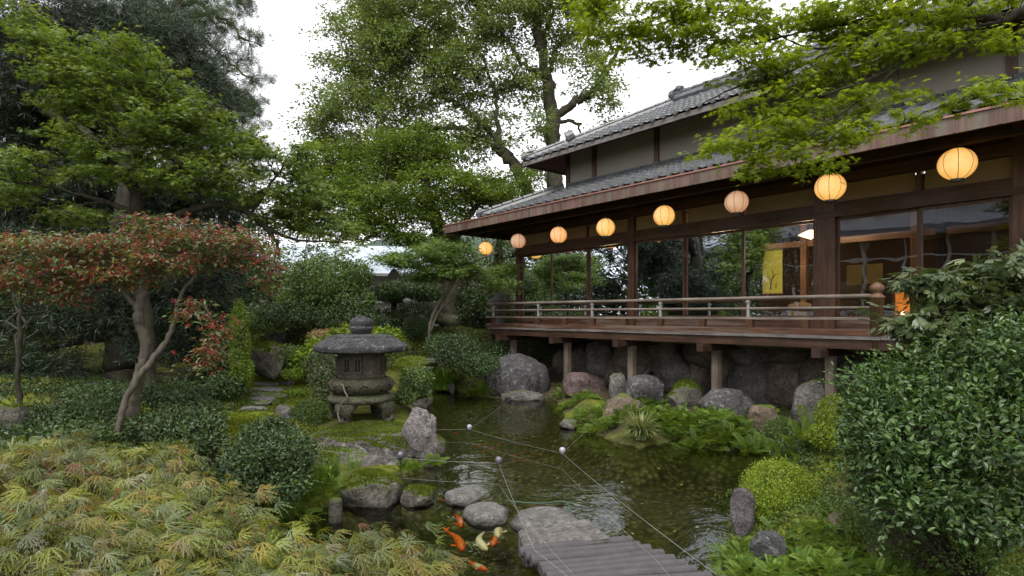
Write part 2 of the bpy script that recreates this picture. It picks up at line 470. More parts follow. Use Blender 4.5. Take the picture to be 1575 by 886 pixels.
def tree(name, label, cat, skel, blobs, clumps, per, tmpl, size, lm, bm, spread=.35, flat=.35, seed=1, droop=.3,
         group=None, twig=.008, nup=.7, secr=.03, wob=.02, sides=8, base=None, parts=('trunk','crown'), berries=None, radial=False, lumpy=.25, hollow=.25, bias=(0,0,0)):
    rng = np.random.default_rng(seed)
    wood = MB(); nodes = []
    for pl in skel:
        a = np.array([[*(W(*q[:3]) if len(q) == 4 else q[:3]), q[-1]] for q in pl], float)
        c = wobble(catmull(a, 6), rng, wob*min(1, a[:,3].mean()*12+.2)); c[:,3] = np.maximum(c[:,3], .003)
        wood.tube(c[:,:3], c[:,3]*(1+.08*rng.normal(size=len(c))), sides)
        nodes.append(c)
    root = np.vstack(nodes)[0,:3] if base is None else np.asarray(base)
    tr = thing(name, label, cat, root, group=group)
    sk = np.vstack([c[len(c)//4:] for c in nodes])
    # boughs into every crown mass
    sec = [sk]
    C = []; R = []
    for b in blobs:
        c, r = blob_c(b); C.append(c); R.append(r)
        q = sk[np.argmin(((sk[:,:3]-c)**2).sum(1) + np.maximum(0, sk[:,2]-c[2])*2)]
        e = c + r*rng.uniform(-.3,.3,3)
        L = np.linalg.norm(e-q[:3])
        if L < .05: continue
        mid = (q[:3]+e)/2 + np.array((0,0,.12*L)) + rng.normal(size=3)*.06*L
        cv = wobble(catmull([q[:3], mid, e], 5), rng, .02*L)
        rr = np.linspace(min(q[3]*.7, secr), secr*.25, len(cv))
        wood.tube(cv, rr, 6, cap=False)
        sec.append(np.hstack([cv, rr[:,None]]))
    sec = np.vstack(sec)
    C = np.array(C); R = np.array(R)
    wt = R.prod(1)**.8; wt /= wt.sum()
    idx = rng.choice(len(C), clumps, p=wt)
    dv, rad = ballpts(rng, clumps, hollow)
    cl = C[idx] + dv*R[idx]*(rad*(1+lumpy*lump(dv*1.3+idx[:,None]*3.1)))[:,None]
    for k in range(clumps):
        c = cl[k]
        q = sec[np.argmin(((sec[:,:3]-c)**2).sum(1))]
        Ld = np.linalg.norm(c-q[:3])
        mid = (q[:3]+c)/2 + rng.normal(size=3)*.08*Ld + (0,0,.05*Ld)
        wood.tube([q[:3], mid, c], [twig*1.4, twig, twig*.5], 3, cap=False)
    N = clumps*per
    off = rng.normal(size=(N,3))*.5
    off[:,2] *= flat
    # sprays tilt a little, each in its own way
    tilt = np.repeat(rng.normal(size=(clumps,2))*.25, per, 0)
    off[:,2] += (off[:,:2]*tilt).sum(1)
    sp = np.repeat(rng.uniform(.6, 1.25, clumps), per)*spread
    pos = np.repeat(cl, per, 0) + off*sp[:,None]
    if radial: d = off*2 + rng.normal(size=(N,3))*.6 + dv.repeat(per, 0)*.6
    else: d = off*np.array((2,2,.5)) + rng.normal(size=(N,3))*.45
    d[:,2] -= droop
    d = d + np.asarray(bias)
    nr = np.array((0,0,1.0))*nup + rng.normal(size=(N,3))*(1.05-nup)*.8 + (0,0,.15)
    crown = MB()
    tl = tmpl if isinstance(tmpl, list) else [tmpl]
    which = rng.integers(0, len(tl), N)
    szs = size*rng.uniform(.65, 1.25, N)
    rv = np.clip(.5*np.repeat(rng.random(clumps), per) + .5*rng.random(N) + .12*rng.normal(size=N), 0, 1)
    for i, tm in enumerate(tl):
        m_ = which == i
        place(crown, tm, pos[m_], d[m_], nr[m_], szs[m_], rv[m_])
    part(parts[0], wood, bm, tr, smooth=True)
    part(parts[1], crown, lm, tr)
    if berries:
        n, bs, mat = berries
        ii = rng.integers(0, N, n); bb = MB()
        ph = np.array([(1,0,0),(0,1,0),(-1,0,0),(0,-1,0),(0,0,1),(0,0,-1)], float)
        ff = np.array([(0,1,4),(1,2,4),(2,3,4),(3,0,4),(1,0,5),(2,1,5),(3,2,5),(0,3,5)])
        k = 9
        pp = np.repeat(pos[ii], k, 0) + rng.normal(size=(n*k,3))*bs*2.0
        place(bb, (ph, ff), pp, rng.normal(size=(n*k,3)), rng.normal(size=(n*k,3)), bs)
        part('berries', bb, mat, tr)
    return tr

def bush(name, label, cat, blobs, n, tmpl, size, lm, bm=None, seed=1, inner=.55, lumpy=.14, lf=2.2, out=.8, up=.5, group=None,
         stems=7, stem_r=.012, base=None, stem_to=.75, parts=('foliage','stem'), jit=.5, cutz=None, shoots=0, shoot_len=.2):
    """leaves filling the outer volume of lumpy crowns, facing outwards and up"""
    rng = np.random.default_rng(seed)
    fol = MB(); Cs = []
    cr = [blob_c(b) if len(b) < 7 else (np.array(b[:3]), np.array(b[3:6])) for b in blobs]
    wt = np.array([ (r[0]*r[1]*r[2])**.7 for c, r in cr]); wt /= wt.sum()
    tl = tmpl if isinstance(tmpl, list) else [tmpl]
    for (c, r), w in zip(cr, wt):
        k = int(n*w)
        dv, rad = ballpts(rng, k, inner)
        rr = rad*(1 + lumpy*lump(dv*r/ r.mean() + c, lf) + .05*rng.normal(size=k))
        pos = c + dv*r*rr[:,None]
        if cutz is not None:
            pos[:,2] = np.maximum(pos[:,2], cutz + rng.random(k)*.05)
        nr = dv*out + np.array((0,0,up)) + rng.normal(size=(k,3))*jit
        d = rng.normal(size=(k,3)) + dv*.4 + (0,0,-.15)
        wh = rng.integers(0, len(tl), k); sz = size*rng.uniform(.65,1.2,k)
        for i, tm in enumerate(tl):
            m_ = wh == i; place(fol, tm, pos[m_], d[m_], nr[m_], sz[m_])
    for k in range(shoots):
        c, r = cr[rng.choice(len(cr), p=wt)]
        u = norm(rng.normal(size=3)); u[2] = abs(u[2])*.9+.1 if rng.random() < .75 else u[2]
        a0 = c + u*r*.85; dr = norm(u + rng.normal(size=3)*.35 + (0,0,.45)); L = shoot_len*rng.uniform(.5, 1.3)
        m = 9; t_ = np.linspace(.1, 1, m)[:,None]
        P = a0 + dr*L*t_ + np.array((0,0,-.25*L))*t_**2
        fol.tube(np.vstack([a0, P[::2]]), np.linspace(.004, .0015, 1+len(P[::2])), 4, cap=False)
        sd_ = norm(np.cross(dr, (0,0,1.0))); sg = np.where(np.arange(m) % 2, 1, -1)[:,None]
        place(fol, tl[0], P, dr*.8 + sd_*sg*.9 + rng.normal(size=(m,3))*.2, np.array((0,0,1.0)) + rng.normal(size=(m,3))*.35, size*rng.uniform(.7,1.15,m)*np.linspace(1,.65,m), np.clip(.65+.3*rng.random(m), 0, 1))
    c0 = np.array([c for c, r in cr]); r0 = np.array([r for c, r in cr])
    if base is None:
        low = (c0[:,2]-r0[:,2]).min(); base = np.array((*c0[:,:2].mean(0), low))
    base = np.asarray(base, float)
    th = thing(name, label, cat, base, group=group)
    part(parts[0], fol, lm, th)
    if bm is not None:
        st = MB()
        for i in range(stems):
            c, r = cr[rng.integers(len(cr))]
            e = c + norm(rng.normal(size=3))*r*stem_to*rng.uniform(.5, 1)
            b = base + np.array((*rng.normal(size=2)*r[0]*.12, 0))
            mid = (b+e)/2 + rng.normal(size=3)*r*.15
            cv = catmull([b, mid, e], 5)
            st.tube(cv, np.linspace(stem_r, stem_r*.35, len(cv)), 6, cap=False)
        part(parts[1], st, bm, th, smooth=True)
    return th

# ------------------------------------------------------------------ shared materials
M = {}
M['wood_dark'] = wood_mat('dark stained timber', (.022,.011,.007), (.075,.036,.020), 1, .55)
M['wood_post'] = wood_mat('dark stained post', (.032,.015,.008), (.110,.050,.025), 2, .5)
M['wood_cross'] = wood_mat('dark rafter timber', (.020,.010,.007), (.055,.026,.016), 0, .6)
M['wood_board'] = wood_mat('reddish board', (.040,.018,.010), (.115,.052,.028), 1, .5, weather=(.15,.11,.085))
M['wood_grey'] = wood_mat('weathered rail', (.10,.075,.06), (.22,.18,.15), 1, .7)
M['wood_deck'] = wood_mat('weathered deck', (.06,.05,.045), (.20,.18,.17), 1, .75)
M['wood_stilt'] = wood_mat('weathered stilt', (.075,.055,.04), (.19,.15,.115), 2, .8)
M['newel'] = wood_mat('newel timber', (.09,.045,.022), (.22,.13,.07), 2, .6)
M['plaster'] = plain('aged plaster', (.235,.212,.180), .9, .2, .16, 1.6)
M['cream'] = plain('cream paper panel', (.20,.145,.08), .8, .2, .12, 2)
M['white_panel'] = plain('white sliding door paper', (.52,.50,.44), .85, .2, .06, 3)
M['copper'] = wood_mat('aged copper sheet', (.070,.036,.027), (.175,.098,.076), 2, .5, .6, .4, weather=(.13,.115,.08))
M['copper_lip'] = plain('copper lip', (.28,.13,.10), .4, .5, .2, 4, .3)
M['iron'] = plain('galvanised post', (.30,.29,.28), .5, .5, .2, 9, .3)
M['black'] = plain('black lacquer', (.012,.011,.010), .4, .5)
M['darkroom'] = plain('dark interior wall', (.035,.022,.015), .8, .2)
M['tatami'] = plain('straw matting', (.16,.13,.07), .85, .2, .2, 3)

def tile_material():
    m, t, out = newmat('grey clay roof tile')
    v = coords(t)
    n1 = nz(t, 5, 6, .65, v); n2 = nz(t, 40, 4, .6, v)
    c = ramp(t, [(.035,.036,.040), (.115,.118,.126)], n1.outputs[0], [.3, .7])
    c = mixc(t, c, (.085,.095,.05), ramp(t, [(0,)*3, (.7,)*3], nz(t, 2.2, 5, .7, v).outputs[0], [.52, .66]))
    c = mixc(t, c, ramp(t, [(.6,)*3, (1.3,)*3], n2.outputs[0], [.3, .7]), 1, 'MULTIPLY')
    princ(t, out, c, .42, .5, bump(t, n2.outputs[0], .3, .01))
    return m
M['tile'] = tile_material()

def glass_material():
    m, t, out = newmat('window glass')
    fr = t.nodes.new("ShaderNodeFresnel"); fr.inputs[0].default_value = 2.15
    v = coords(t, (1, 1, 1))
    n = nz(t, 1.1, 2, .5, v)
    b = bump(t, n.outputs[0], .10, .05)
    gl = t.nodes.new("ShaderNodeBsdfGlossy"); gl.inputs['Roughness'].default_value = .01
    gl.inputs['Color'].default_value = (.85,.9,1,1)
    t.links.new(b, gl.inputs['Normal'])
    tr = t.nodes.new("ShaderNodeBsdfTransparent"); tr.inputs[0].default_value = (.80,.84,.84,1)
    ms = t.nodes.new("ShaderNodeMixShader")
    t.links.new(fr.outputs[0], ms.inputs[0]); t.links.new(tr.outputs[0], ms.inputs[1]); t.links.new(gl.outputs[0], ms.inputs[2])
    t.links.new(ms.outputs[0], out.inputs[0])
    return m
M['glass'] = glass_material()

def water_material():
    m, t, out = newmat('pond water')
    v = coords(t, (1, 1, 1))
    n = nz(t, 2.2, 4, .55, v, dist=.6)
    n2 = nz(t, 9, 3, .5, v, dist=.4)
    h = math_(t, 'ADD', n.outputs[0], math_(t, 'MULTIPLY', n2.outputs[0], .25))
    b = bump(t, h, .22, .06)
    fr = t.nodes.new("ShaderNodeFresnel"); fr.inputs[0].default_value = 1.36
    t.links.new(b, fr.inputs['Normal'])
    gl = t.nodes.new("ShaderNodeBsdfGlossy"); gl.inputs['Roughness'].default_value = .02
    t.links.new(b, gl.inputs['Normal'])
    tr = t.nodes.new("ShaderNodeBsdfTransparent"); tr.inputs[0].default_value = (.66,.68,.50,1)
    ms = t.nodes.new("ShaderNodeMixShader")
    t.links.new(fr.outputs[0], ms.inputs[0]); t.links.new(tr.outputs[0], ms.inputs[1]); t.links.new(gl.outputs[0], ms.inputs[2])
    t.links.new(ms.outputs[0], out.inputs[0])
    return m
M['water'] = water_material()

def ground_material():
    m, t, out = newmat('mossy ground')
    v = coords(t)
    n1 = nz(t, 1.1, 8, .6, v); n2 = nz(t, 55, 3, .6, v); n3 = nz(t, 6, 6, .65, v)
    moss = mixc(t, (.045,.065,.010), (.215,.235,.028), n3.outputs[0])
    moss = mixc(t, moss, ramp(t, [(.5,)*3, (1.45,)*3], n2.outputs[0], [.3, .7]), 1, 'MULTIPLY')
    earth = mixc(t, (.030,.024,.015), (.075,.062,.040), n3.outputs[0])
    f = ramp(t, [(0,)*3, (1,)*3], n1.outputs[0], [.40, .56])
    c = mixc(t, earth, moss, f)
    # bare earth under and beside the teahouse, where no rain falls
    gp = t.nodes.new("ShaderNodeNewGeometry")
    dp = t.nodes.new("ShaderNodeVectorMath"); dp.operation = 'DOT_PRODUCT'; dp.inputs[1].default_value = (CT, ST, 0)
    t.links.new(gp.outputs['Position'], dp.inputs[0])
    pm_ = math_(t, 'ADD', dp.outputs['Value'], math_(t, 'MULTIPLY', n3.outputs[0], .8))
    c = mixc(t, c, earth, ramp(t, [(0,)*3, (1,)*3], math_(t, 'MULTIPLY', pm_, .1), [.885, .925]))
    # pond bed: silt, pebbles and algae below the water line
    g = t.nodes.new("ShaderNodeNewGeometry")
    sp = t.nodes.new("ShaderNodeSeparateXYZ"); t.links.new(g.outputs['Position'], sp.inputs[0])
    vo = t.nodes.new("ShaderNodeTexVoronoi"); vo.inputs['Scale'].default_value = 13; t.links.new(v, vo.inputs['Vector'])
    peb = ramp(t, [(.24,.23,.12), (.09,.095,.04), (.025,.030,.012)], vo.outputs['Distance'], [.05, .4, .75])
    n4 = nz(t, 2.0, 7, .7, v, dist=1.2)
    bed = mixc(t, (.055,.060,.020), peb, ramp(t, [(.1,)*3, (1,)*3], n4.outputs[0], [.38, .62]))
    c = mixc(t, bed, c, ramp(t, [(0,)*3, (1,)*3], math_(t, 'ADD', sp.outputs[2], .5), [.49, .54]))
    princ(t, out, c, .95, .1, bump(t, n2.outputs[0], .8, .03))
    return m
M['ground'] = ground_material()

# ------------------------------------------------------------------ ground: one sheet with the pond basin
PX = [(648,604),(700,601),(742,611),(800,614),(846,612),(868,622),(868,655),(905,662),(935,676),(985,690),(1040,676),(1080,690),(1130,694),(1172,690),(1188,672),
      (1232,668),(1228,700),(1190,716),(1150,735),(1128,780),(1118,830),(1112,890)]
pond = [tuple(G(x, y)[:2]) for x, y in PX] + [(1.75,3.0),(2.0,2.2),(1.2,1.75),(-.2,1.9),(-1.3,2.6),(-2.1,3.6)]
pond += [tuple(G(x, y)[:2]) for x, y in [(420,838),(432,808),(470,785),(520,778),(556,760),(566,738),(640,724),(668,702),(668,655),(640,634)]]
pond = np.array(pond)
def sdist(xy):
    """distance to the pond shore, positive on land"""
    x, y = xy[:,0], xy[:,1]; best = np.full(len(xy), 1e9); ins = np.zeros(len(xy), bool)
    n = len(pond)
    for i in range(n):
        a, b = pond[i], pond[(i+1) % n]; e = b-a
        w = xy-a; t = np.clip((w@e)/(e@e), 0, 1)
        best = np.minimum(best, np.hypot(*(w - t[:,None]*e).T))
        c = ((a[1] <= y) & (b[1] > y)) | ((b[1] <= y) & (a[1] > y))
        with np.errstate(divide='ignore', invalid='ignore'):
            xi = a[0] + (y-a[1])/(b[1]-a[1])*e[0]
        ins ^= c & (x < xi)
    return np.where(ins, -best, best)
ANC = []
def anc(px, py, z): g = G(px, py, z) if py > 488 else None; ANC.append((g[0], g[1], z))
for a in [(440,600,.42),(430,575,.50),(560,645,.34),(500,625,.36),(380,640,.45),(640,565,.66),(610,600,.42),(660,590,.35),(480,560,.70),(400,560,.72),
          (200,650,.62),(60,650,.60),(300,640,.50),(100,600,.85),(330,700,.40),(480,720,.14),(600,690,.08),(540,700,.10),(400,780,.30)]: anc(*a)
for x, y, z in [(1.75,4.2,.06),(2.2,3.9,.14),(-2.8,17,1.35),(-1.9,18,1.5),(-.3,17,1.4),(-5.6,17,1.55),(-9,14,1.3),(-8,9,.95),(-6.5,6,.65),(-4,3.5,.42),(-2.5,2.2,.30),(-1,.8,.25),(0,0,.25),(2.4,2,.3),
                (2.6,4.6,.35),(2.1,5.6,.22),(3.4,5.4,.62),(4.5,3.5,.6),(6,0,.8),(0,-5,.4),(-8,0,.6),(0,24,1.5),(-12,22,1.7),(12,24,1.5),(-20,10,1.5),(22,10,1.5),(-1.6,14.6,.75),(-.9,15.2,.9),
                (-30,30,1.8),(30,40,1.8),(0,60,1.8),(-20,-20,1)]: ANC.append((x, y, z))
for p, s, z in [(8.5,11,.12),(8.4,9,.2),(8.3,7,.2),(8.3,5.5,.25),(8.2,4,.35),(9.3,10,.5),(9.4,8,.6),(9.4,6,.65),(9.4,4,.7),(10.6,11.5,1.25),(10.6,9,1.3),(10.6,6,1.3),(10.6,3,1.35),(13,6,1.35),(13,11,1.4),(13,0,1.4),(9.3,12.6,1.0),(9.4,1,1.2),(8.0,2.4,.8)]:
    w = L2W(p, s); ANC.append((w[0], w[1], z))
ANC = np.array(ANC)
def Hf(xy):
    xy = np.asarray(xy, float).reshape(-1, 2)
    d2 = ((xy[:,None,:] - ANC[None,:,:2])**2).sum(2) + .03
    w = d2**-1.8
    z = (w*ANC[None,:,2]).sum(1)/w.sum(1)
    s = sdist(xy)
    p3 = np.c_[xy, np.zeros(len(xy))]
    z = z + .05*lump(p3, .9)*np.clip(s, 0, 1) + .02*lump(p3, 3.1)*np.clip(s*2, 0, 1)
    t = np.clip(s/.55, 0, 1); land = .035 + (z-.035)*t*t*(3-2*t)
    t2 = np.clip(-s/.7, 0, 1); bed = -.03 - .42*t2*t2*(3-2*t2) + .05*lump(p3, 2.0)*t2
    # the bank under the veranda stays low in front of the boulder wall and rises steeply behind it
    pp = xy[:,0]*CT + xy[:,1]*ST; ss = -xy[:,0]*ST + xy[:,1]*CT
    tt = np.clip((pp-10.15)/.7, 0, 1)
    cap_ = .20 + .10*np.clip(pp-9, 0, 2) + 1.05*tt*tt*(3-2*tt)
    k_ = np.clip((12.6-ss)/.8, 0, 1)*np.clip((pp-8.2)/.3, 0, 1)*np.clip((ss-2.2)/.8, 0, 1)
    land = land + k_*np.minimum(0, cap_-land)
    return np.where(s > 0, land, bed)
def H(x, y): return float(Hf([(x, y)])[0])
def T(px, py, d0=2.0, d1=45.0):
    """point of the ground seen at a photo pixel"""
    d = np.geomspace(d0, d1, 400)
    P = np.stack([(px-787.5)/F*d, d, EYE-(py-485)/F*d], 1)
    h = np.maximum(Hf(P[:,:2]), 0)
    i = np.argmax(P[:,2] <= h)
    return np.array((P[i,0], P[i,1], h[i]))
def axis_(a, b, step, far):
    core = np.arange(a, b+1e-6, step); g = np.geomspace(step*2, far, 26)
    return np.concatenate([(a-g)[::-1], core, b+g])
xs = axis_(-8, 7, .085, 600); ys = axis_(1.2, 20, .085, 900)
X, Y = np.meshgrid(xs, ys); XY = np.c_[X.ravel(), Y.ravel()]
Z = np.concatenate([Hf(c) for c in np.array_split(XY, 12)])
nx, ny = len(xs), len(ys)
i = np.arange(ny-1)[:,None]*nx; j = np.arange(nx-1)[None,:]
q = np.stack([i+j, i+j+1, i+nx+j+1, i+nx+j], -1).reshape(-1,4)
mb = MB(); mb.add(np.c_[XY, Z], q)
o = solo('ground', mb, M['ground'], base=(0,0,0), kind='structure', smooth=True)
mb = MB(); lo, hi = pond.min(0)-.3, pond.max(0)+.3
mb.add([(lo[0],lo[1],0),(hi[0],lo[1],0),(hi[0],hi[1],0),(lo[0],hi[1],0)], [(0,1,2,3)])
solo('water', mb, M['water'], base=(0,0,0), kind='structure')

# ------------------------------------------------------------------ teahouse
def lthing(name, label, cat, p, s, z, group=None):
    w = L2W(p, s, z)
    o = thing(name, label, cat, w, TH, group)
    ROOT_XF[o.name] = Matrix.Translation((-p, -s, -z))
    return o
house = lthing('teahouse', 'two storey dark timber teahouse on stilts with tiled roofs and a long glazed veranda', 'teahouse', 9.7, 4.0, 0.0)
FL = 1.56; R0 = -5.0                      # floor height, right-hand end (beyond the picture)
PF, PR, PE = 9.7, 8.95, 8.4               # planes of the facade, railing and eave
SE = 11.58                                # left end of the walls

# deck boards (each laid along the edge), edge beam, joists, cross beam heads, stilts
mb = MB(); rr = random.Random(3)
for k in range(5):
    p0 = 8.85 + k*.17; s = 11.72
    while s > R0:
        L = rr.uniform(.95, 1.25) if k == 0 else rr.uniform(2, 3)
        dz = rr.uniform(-.003, .003)
        mb.box(p0, p0+.163, max(R0, s-L)+.006, s, FL-.045+dz, FL+dz); s -= L
deck = part('deck', mb, M['wood_deck'], house)
mb = MB(); mb.box(8.875, 8.965, R0, 11.66, 1.375, 1.512); part('edge_beam', mb, M['wood_dark'], house)
mb = MB(); mb.box(8.97, PF+1.2, 11.52, 11.66, 1.36, 1.51); part('end_beam', mb, M['wood_cross'], house)
stx = [S(x, 9.15) for x in (873, 972, 1102, 1278)]; stx.append(2*stx[-1]-stx[-2]); stx.append(2*stx[-1]-stx[-2])
stx.insert(0, S(790, 9.15))
for k, s in enumerate(stx):
    mb = MB(); mb.box(8.66, 10.2, s-.055, s+.055, 1.25, 1.372); mb.box(8.645, 8.66, s-.064, s+.064, 1.243, 1.38)
    part('joist', mb, M['wood_cross'], house)
    b = MB()
    zb = .30
    mb2 = MB(); mb2.box(9.09, 9.21, s-.06, s+.06, zb, 1.249)
    part('stilt', mb2, M['wood_stilt'], house)
# floor, base boards under the doors, posts, head beams
mb = MB(); mb.box(PF, 16.5, R0, SE, 1.30, 1.545); part('floor', mb, M['tatami'], house)
mb = MB(); mb.box(PF+.02, PF+.07, R0, SE, 1.548, 1.79); part('base_board', mb, M['wood_board'], house)
post_x = [(794.5,.13),(972,.17),(1270,.30),(1569,.14)]
posts_s = [(S(x, PF), w) for x, w in post_x] + [(S(1569,PF)-3.8,.15), (S(1569,PF)-7.6+1.2,.15)]
posts_s[0] = (SE-.07, .14)
for s, w in posts_s:
    if s < R0: continue
    mb = MB(); mb.box(PF-.04, PF+.12, s-w/2, s+w/2, 1.552, 4.42); part('post', mb, M['wood_post'], house)
ZG = 3.38
mb = MB(); mb.box(PF-.052, PF+.14, R0, SE+.05, ZG, ZG+.09); mb.box(PF-.02, PF+.10, R0, SE+.02, ZG+.09, ZG+.23)
part('lintel', mb, M['wood_dark'], house)
mb = MB(); mb.box(PF-.055, PF+.145, R0, SE+.3, 3.90, 4.06); part('head_beam', mb, M['wood_dark'], house)
mb = MB(); mb.box(PF+.03, PF+.08, R0, SE, 4.06, 4.75); part('upper_board', mb, M['wood_dark'], house)
# transom panels with short struts
mull = [S(x, PF) for x in (847, 904, 1052.6, 1142, 1414)]
edges = sorted([s for s, w in posts_s] + mull + [mull[-1]-2.5], reverse=True)
for a, b in zip(edges[:-1], edges[1:]):
    if b < R0: break
    mb = MB(); mb.box(PF+.03, PF+.05, b+.06, a-.06, ZG+.24, 3.89); part('transom_panel', mb, M['cream'], house)
    mb = MB(); mb.box(PF-.03, PF+.09, b-.03, b+.03, ZG+.232, 3.898); part('transom_strut', mb, M['wood_post'], house)
# windows: sliding frames with panes
ws = sorted([(s, w/2) for s, w in posts_s] + [(m, .0) for m in mull] + [(mull[-1]-2.5, 0)], reverse=True)
for k, ((a, wa), (b, wb)) in enumerate(zip(ws[:-1], ws[1:])):
    if b < R0: break
    a0, b0 = a-wa-(.002), b+wb+(.002); off = .0 if k % 2 else .035
    fr = MB(); st = .038
    fr.box(PF+off, PF+off+.03, a0-st, a0, 1.80, ZG-.002); fr.box(PF+off, PF+off+.03, b0, b0+st, 1.80, ZG-.002)
    fr.box(PF+off+.002, PF+off+.028, b0+st, a0-st, 1.80, 1.845); fr.box(PF+off+.002, PF+off+.028, b0+st, a0-st, ZG-.05, ZG-.004)
    w = part('window', fr, M['wood_post'], house)
    pn = MB(); pm = PF+off+.015
    pn.add([(pm,b0+st,1.845),(pm,a0-st,1.845),(pm,a0-st,ZG-.05),(pm,b0+st,ZG-.05)], [(0,1,2,3)])
    part('pane', pn, M['glass'], w)
# glazed end wall and rear glazing strip so that the garden shows through the corner room
for k, (p0, p1) in enumerate([(PF+.14,10.9),(10.9,12.2),(12.2,13.5)]):
    fr = MB()
    for a in (p0, p1-.05): fr.box(a, a+.05, SE-.09, SE-.05, 1.80, ZG)
    fr.box(p0, p1, SE-.088, SE-.052, 1.75, 1.80); fr.box(p0, p1, SE-.088, SE-.052, ZG-.06, ZG-.003)
    w = part('window', fr, M['wood_post'], house)
    pn = MB(); pn.add([(p0+.05,SE-.07,1.80),(p1-.05,SE-.07,1.80),(p1-.05,SE-.07,ZG-.06),(p0+.05,SE-.07,ZG-.06)], [(0,1,2,3)])
    part('pane', pn, M['glass'], w)
mb = MB(); mb.box(PF+.13, 13.5, SE-.10, SE-.03, 1.55, 1.748); mb.box(PF+.15, 16.5, SE-.10, SE-.02, ZG, 4.5); mb.box(13.5, 16.5, SE-.10, SE-.03, 1.55, ZG)
part('end_wall', mb, M['wood_dark'], house)
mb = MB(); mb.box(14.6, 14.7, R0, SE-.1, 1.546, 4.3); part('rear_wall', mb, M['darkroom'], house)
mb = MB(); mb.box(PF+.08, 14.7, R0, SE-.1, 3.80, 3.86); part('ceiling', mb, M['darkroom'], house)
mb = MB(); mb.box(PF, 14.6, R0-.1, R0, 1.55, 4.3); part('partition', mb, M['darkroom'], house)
for p, s in ((11.6,10.6),(12.6,9.3),(12.6,7.4),(12.6,5.6),(12.6,3.6),(11.4,2.9)):
    mb = MB(); mb.box(p-.06, p+.06, s-.06, s+.06, 1.546, 3.80); part('room_post', mb, M['wood_post'], house)
mb = MB(); mb.box(12.57, 12.63, R0, 10.6, 3.30, 3.42); part('room_beam', mb, M['wood_board'], house)
# sliding door panels inside
sa, sb = S(982, 12.9), S(1026, 12.9)
for k in range(2):
    a = sb + (sa-sb)*k/2; b = sb + (sa-sb)*(k+1)/2
    mb = MB(); mb.box(12.88+.03*k, 12.90+.03*k, a+.01, b-.01, 1.60, 3.0); part('sliding_panel', mb, M['white_panel'], house)
ym = emit('lit paper window', (1.0,.55,.14), .05, .5, 3)
for x0, x1 in ((1301,1324),(1331,1356)):
    a, b = S(x1, 14.5), S(x0, 14.5)
    mb = MB(); mb.box(14.55, 14.58, a, b, 2.55, 3.0); part('paper_window', mb, ym, house)

# ---- roofs
def wave(s): return .045*np.clip(.5+.5*np.cos(2*np.pi*s/.27), 0, 1)**1.6
def slope_front(mb, s_lo, s_hi0, s_hi1, pe, pt, ze, zt, rows):
    """tile slope: eave at pe/ze, top at pt/zt, left limit from s_hi0 (eave) to s_hi1 (top)"""
    ss = np.arange(s_lo, s_hi0+.001, .27/7)
    V = []; 
    vv = []
    for k in range(rows): vv += [(k/rows, .045), ((k+.97)/rows, .0)]
    for v, up in vv:
        lim = s_hi0 + (s_hi1-s_hi0)*v
        s2 = np.minimum(ss, lim)
        z = ze + (zt-ze)*v + up + np.where(ss < lim, wave(ss), 0)
        V.append(np.stack([np.full_like(ss, pe+(pt-pe)*v), s2, z], 1))
    V = np.array(V); m, n = V.shape[:2]
    i = np.arange(m-1)[:,None]*n; j = np.arange(n-1)[None,:]
    q = np.stack([i+j, i+j+1, i+n+j+1, i+n+j], -1).reshape(-1,4)
    fv = V.reshape(-1,3)
    ok = np.abs(fv[q[:,0],1]-fv[q[:,1],1]) + np.abs(fv[q[:,3],1]-fv[q[:,2],1]) > 1e-6
    mb.add(fv, q[ok])
def slope_end(mb, pe0, pe1, se, pt0, pt1, st, ze, zt, rows):
    """end slope: eave runs across p at s = se"""
    pp = np.arange(pe0, pe1+.001, .27/7); V = []
    for k in range(rows):
        for v, up in ((k/rows, .045), ((k+.97)/rows, 0.)):
            a = pe0+(pt0-pe0)*v; b = pe1+(pt1-pe1)*v
            p2 = np.clip(pp, a, b)
            z = ze+(zt-ze)*v + up + np.where((pp > a) & (pp < b), wave(pp), 0)
            V.append(np.stack([p2, np.full_like(pp, se+(st-se)*v), z], 1))
    V = np.array(V); m, n = V.shape[:2]
    i = np.arange(m-1)[:,None]*n; j = np.arange(n-1)[None,:]
    q = np.stack([i+j+1, i+j, i+n+j, i+n+j+1], -1).reshape(-1,4)
    fv = V.reshape(-1,3)
    ok = np.abs(fv[q[:,0],0]-fv[q[:,1],0]) + np.abs(fv[q[:,3],0]-fv[q[:,2],0]) > 1e-6
    mb.add(fv, q[ok])
def eave_caps(mb, pe, ze, s0, s1):
    for s in np.arange(math.ceil(s0/.27)*.27, s1, .27):
        a = np.arange(10)*2*np.pi/10
        for dp, r in ((-.03, .048),):
            v = [(pe+dp, s+r*math.cos(t), ze+.055+r*math.sin(t)) for t in a] + [(pe+.03, s+r*math.cos(t), ze+.055+r*math.sin(t)) for t in a] + [(pe+dp-.004, s, ze+.055)]
            f4 = [(k, (k+1) % 10, 10+(k+1) % 10, 10+k) for k in range(10)]; f3 = [(20, (k+1) % 10, k) for k in range(10)]
            mb.add(v, f4, f3)
def ridge(mb, a, b, r, cap=True):
    a, b = np.asarray(a, float), np.asarray(b, float); L = np.linalg.norm(b-a); n = int(L/.26)
    d = (b-a)/L
    mb.tube([a-(0,0,.04), b-(0,0,.04)], r*1.25, 8)
    for k in range(n):
        c = a + d*(k+.5)*L/n
        mb.tube([c-d*.13+(0,0,r*.9), c+d*.115+(0,0,r*.9)], [r*.8, r*.66], 8)
    if cap:
        mb.tube([a-d*.12+(0,0,r*.7), a+d*.03+(0,0,r*.7)], [r*1.35, r*1.5], 12)
        mb.tube([a+d*.05+(0,0,r*2.0), a+d*.18+(0,0,r*1.6)], [r*.9, r*.9], 8)
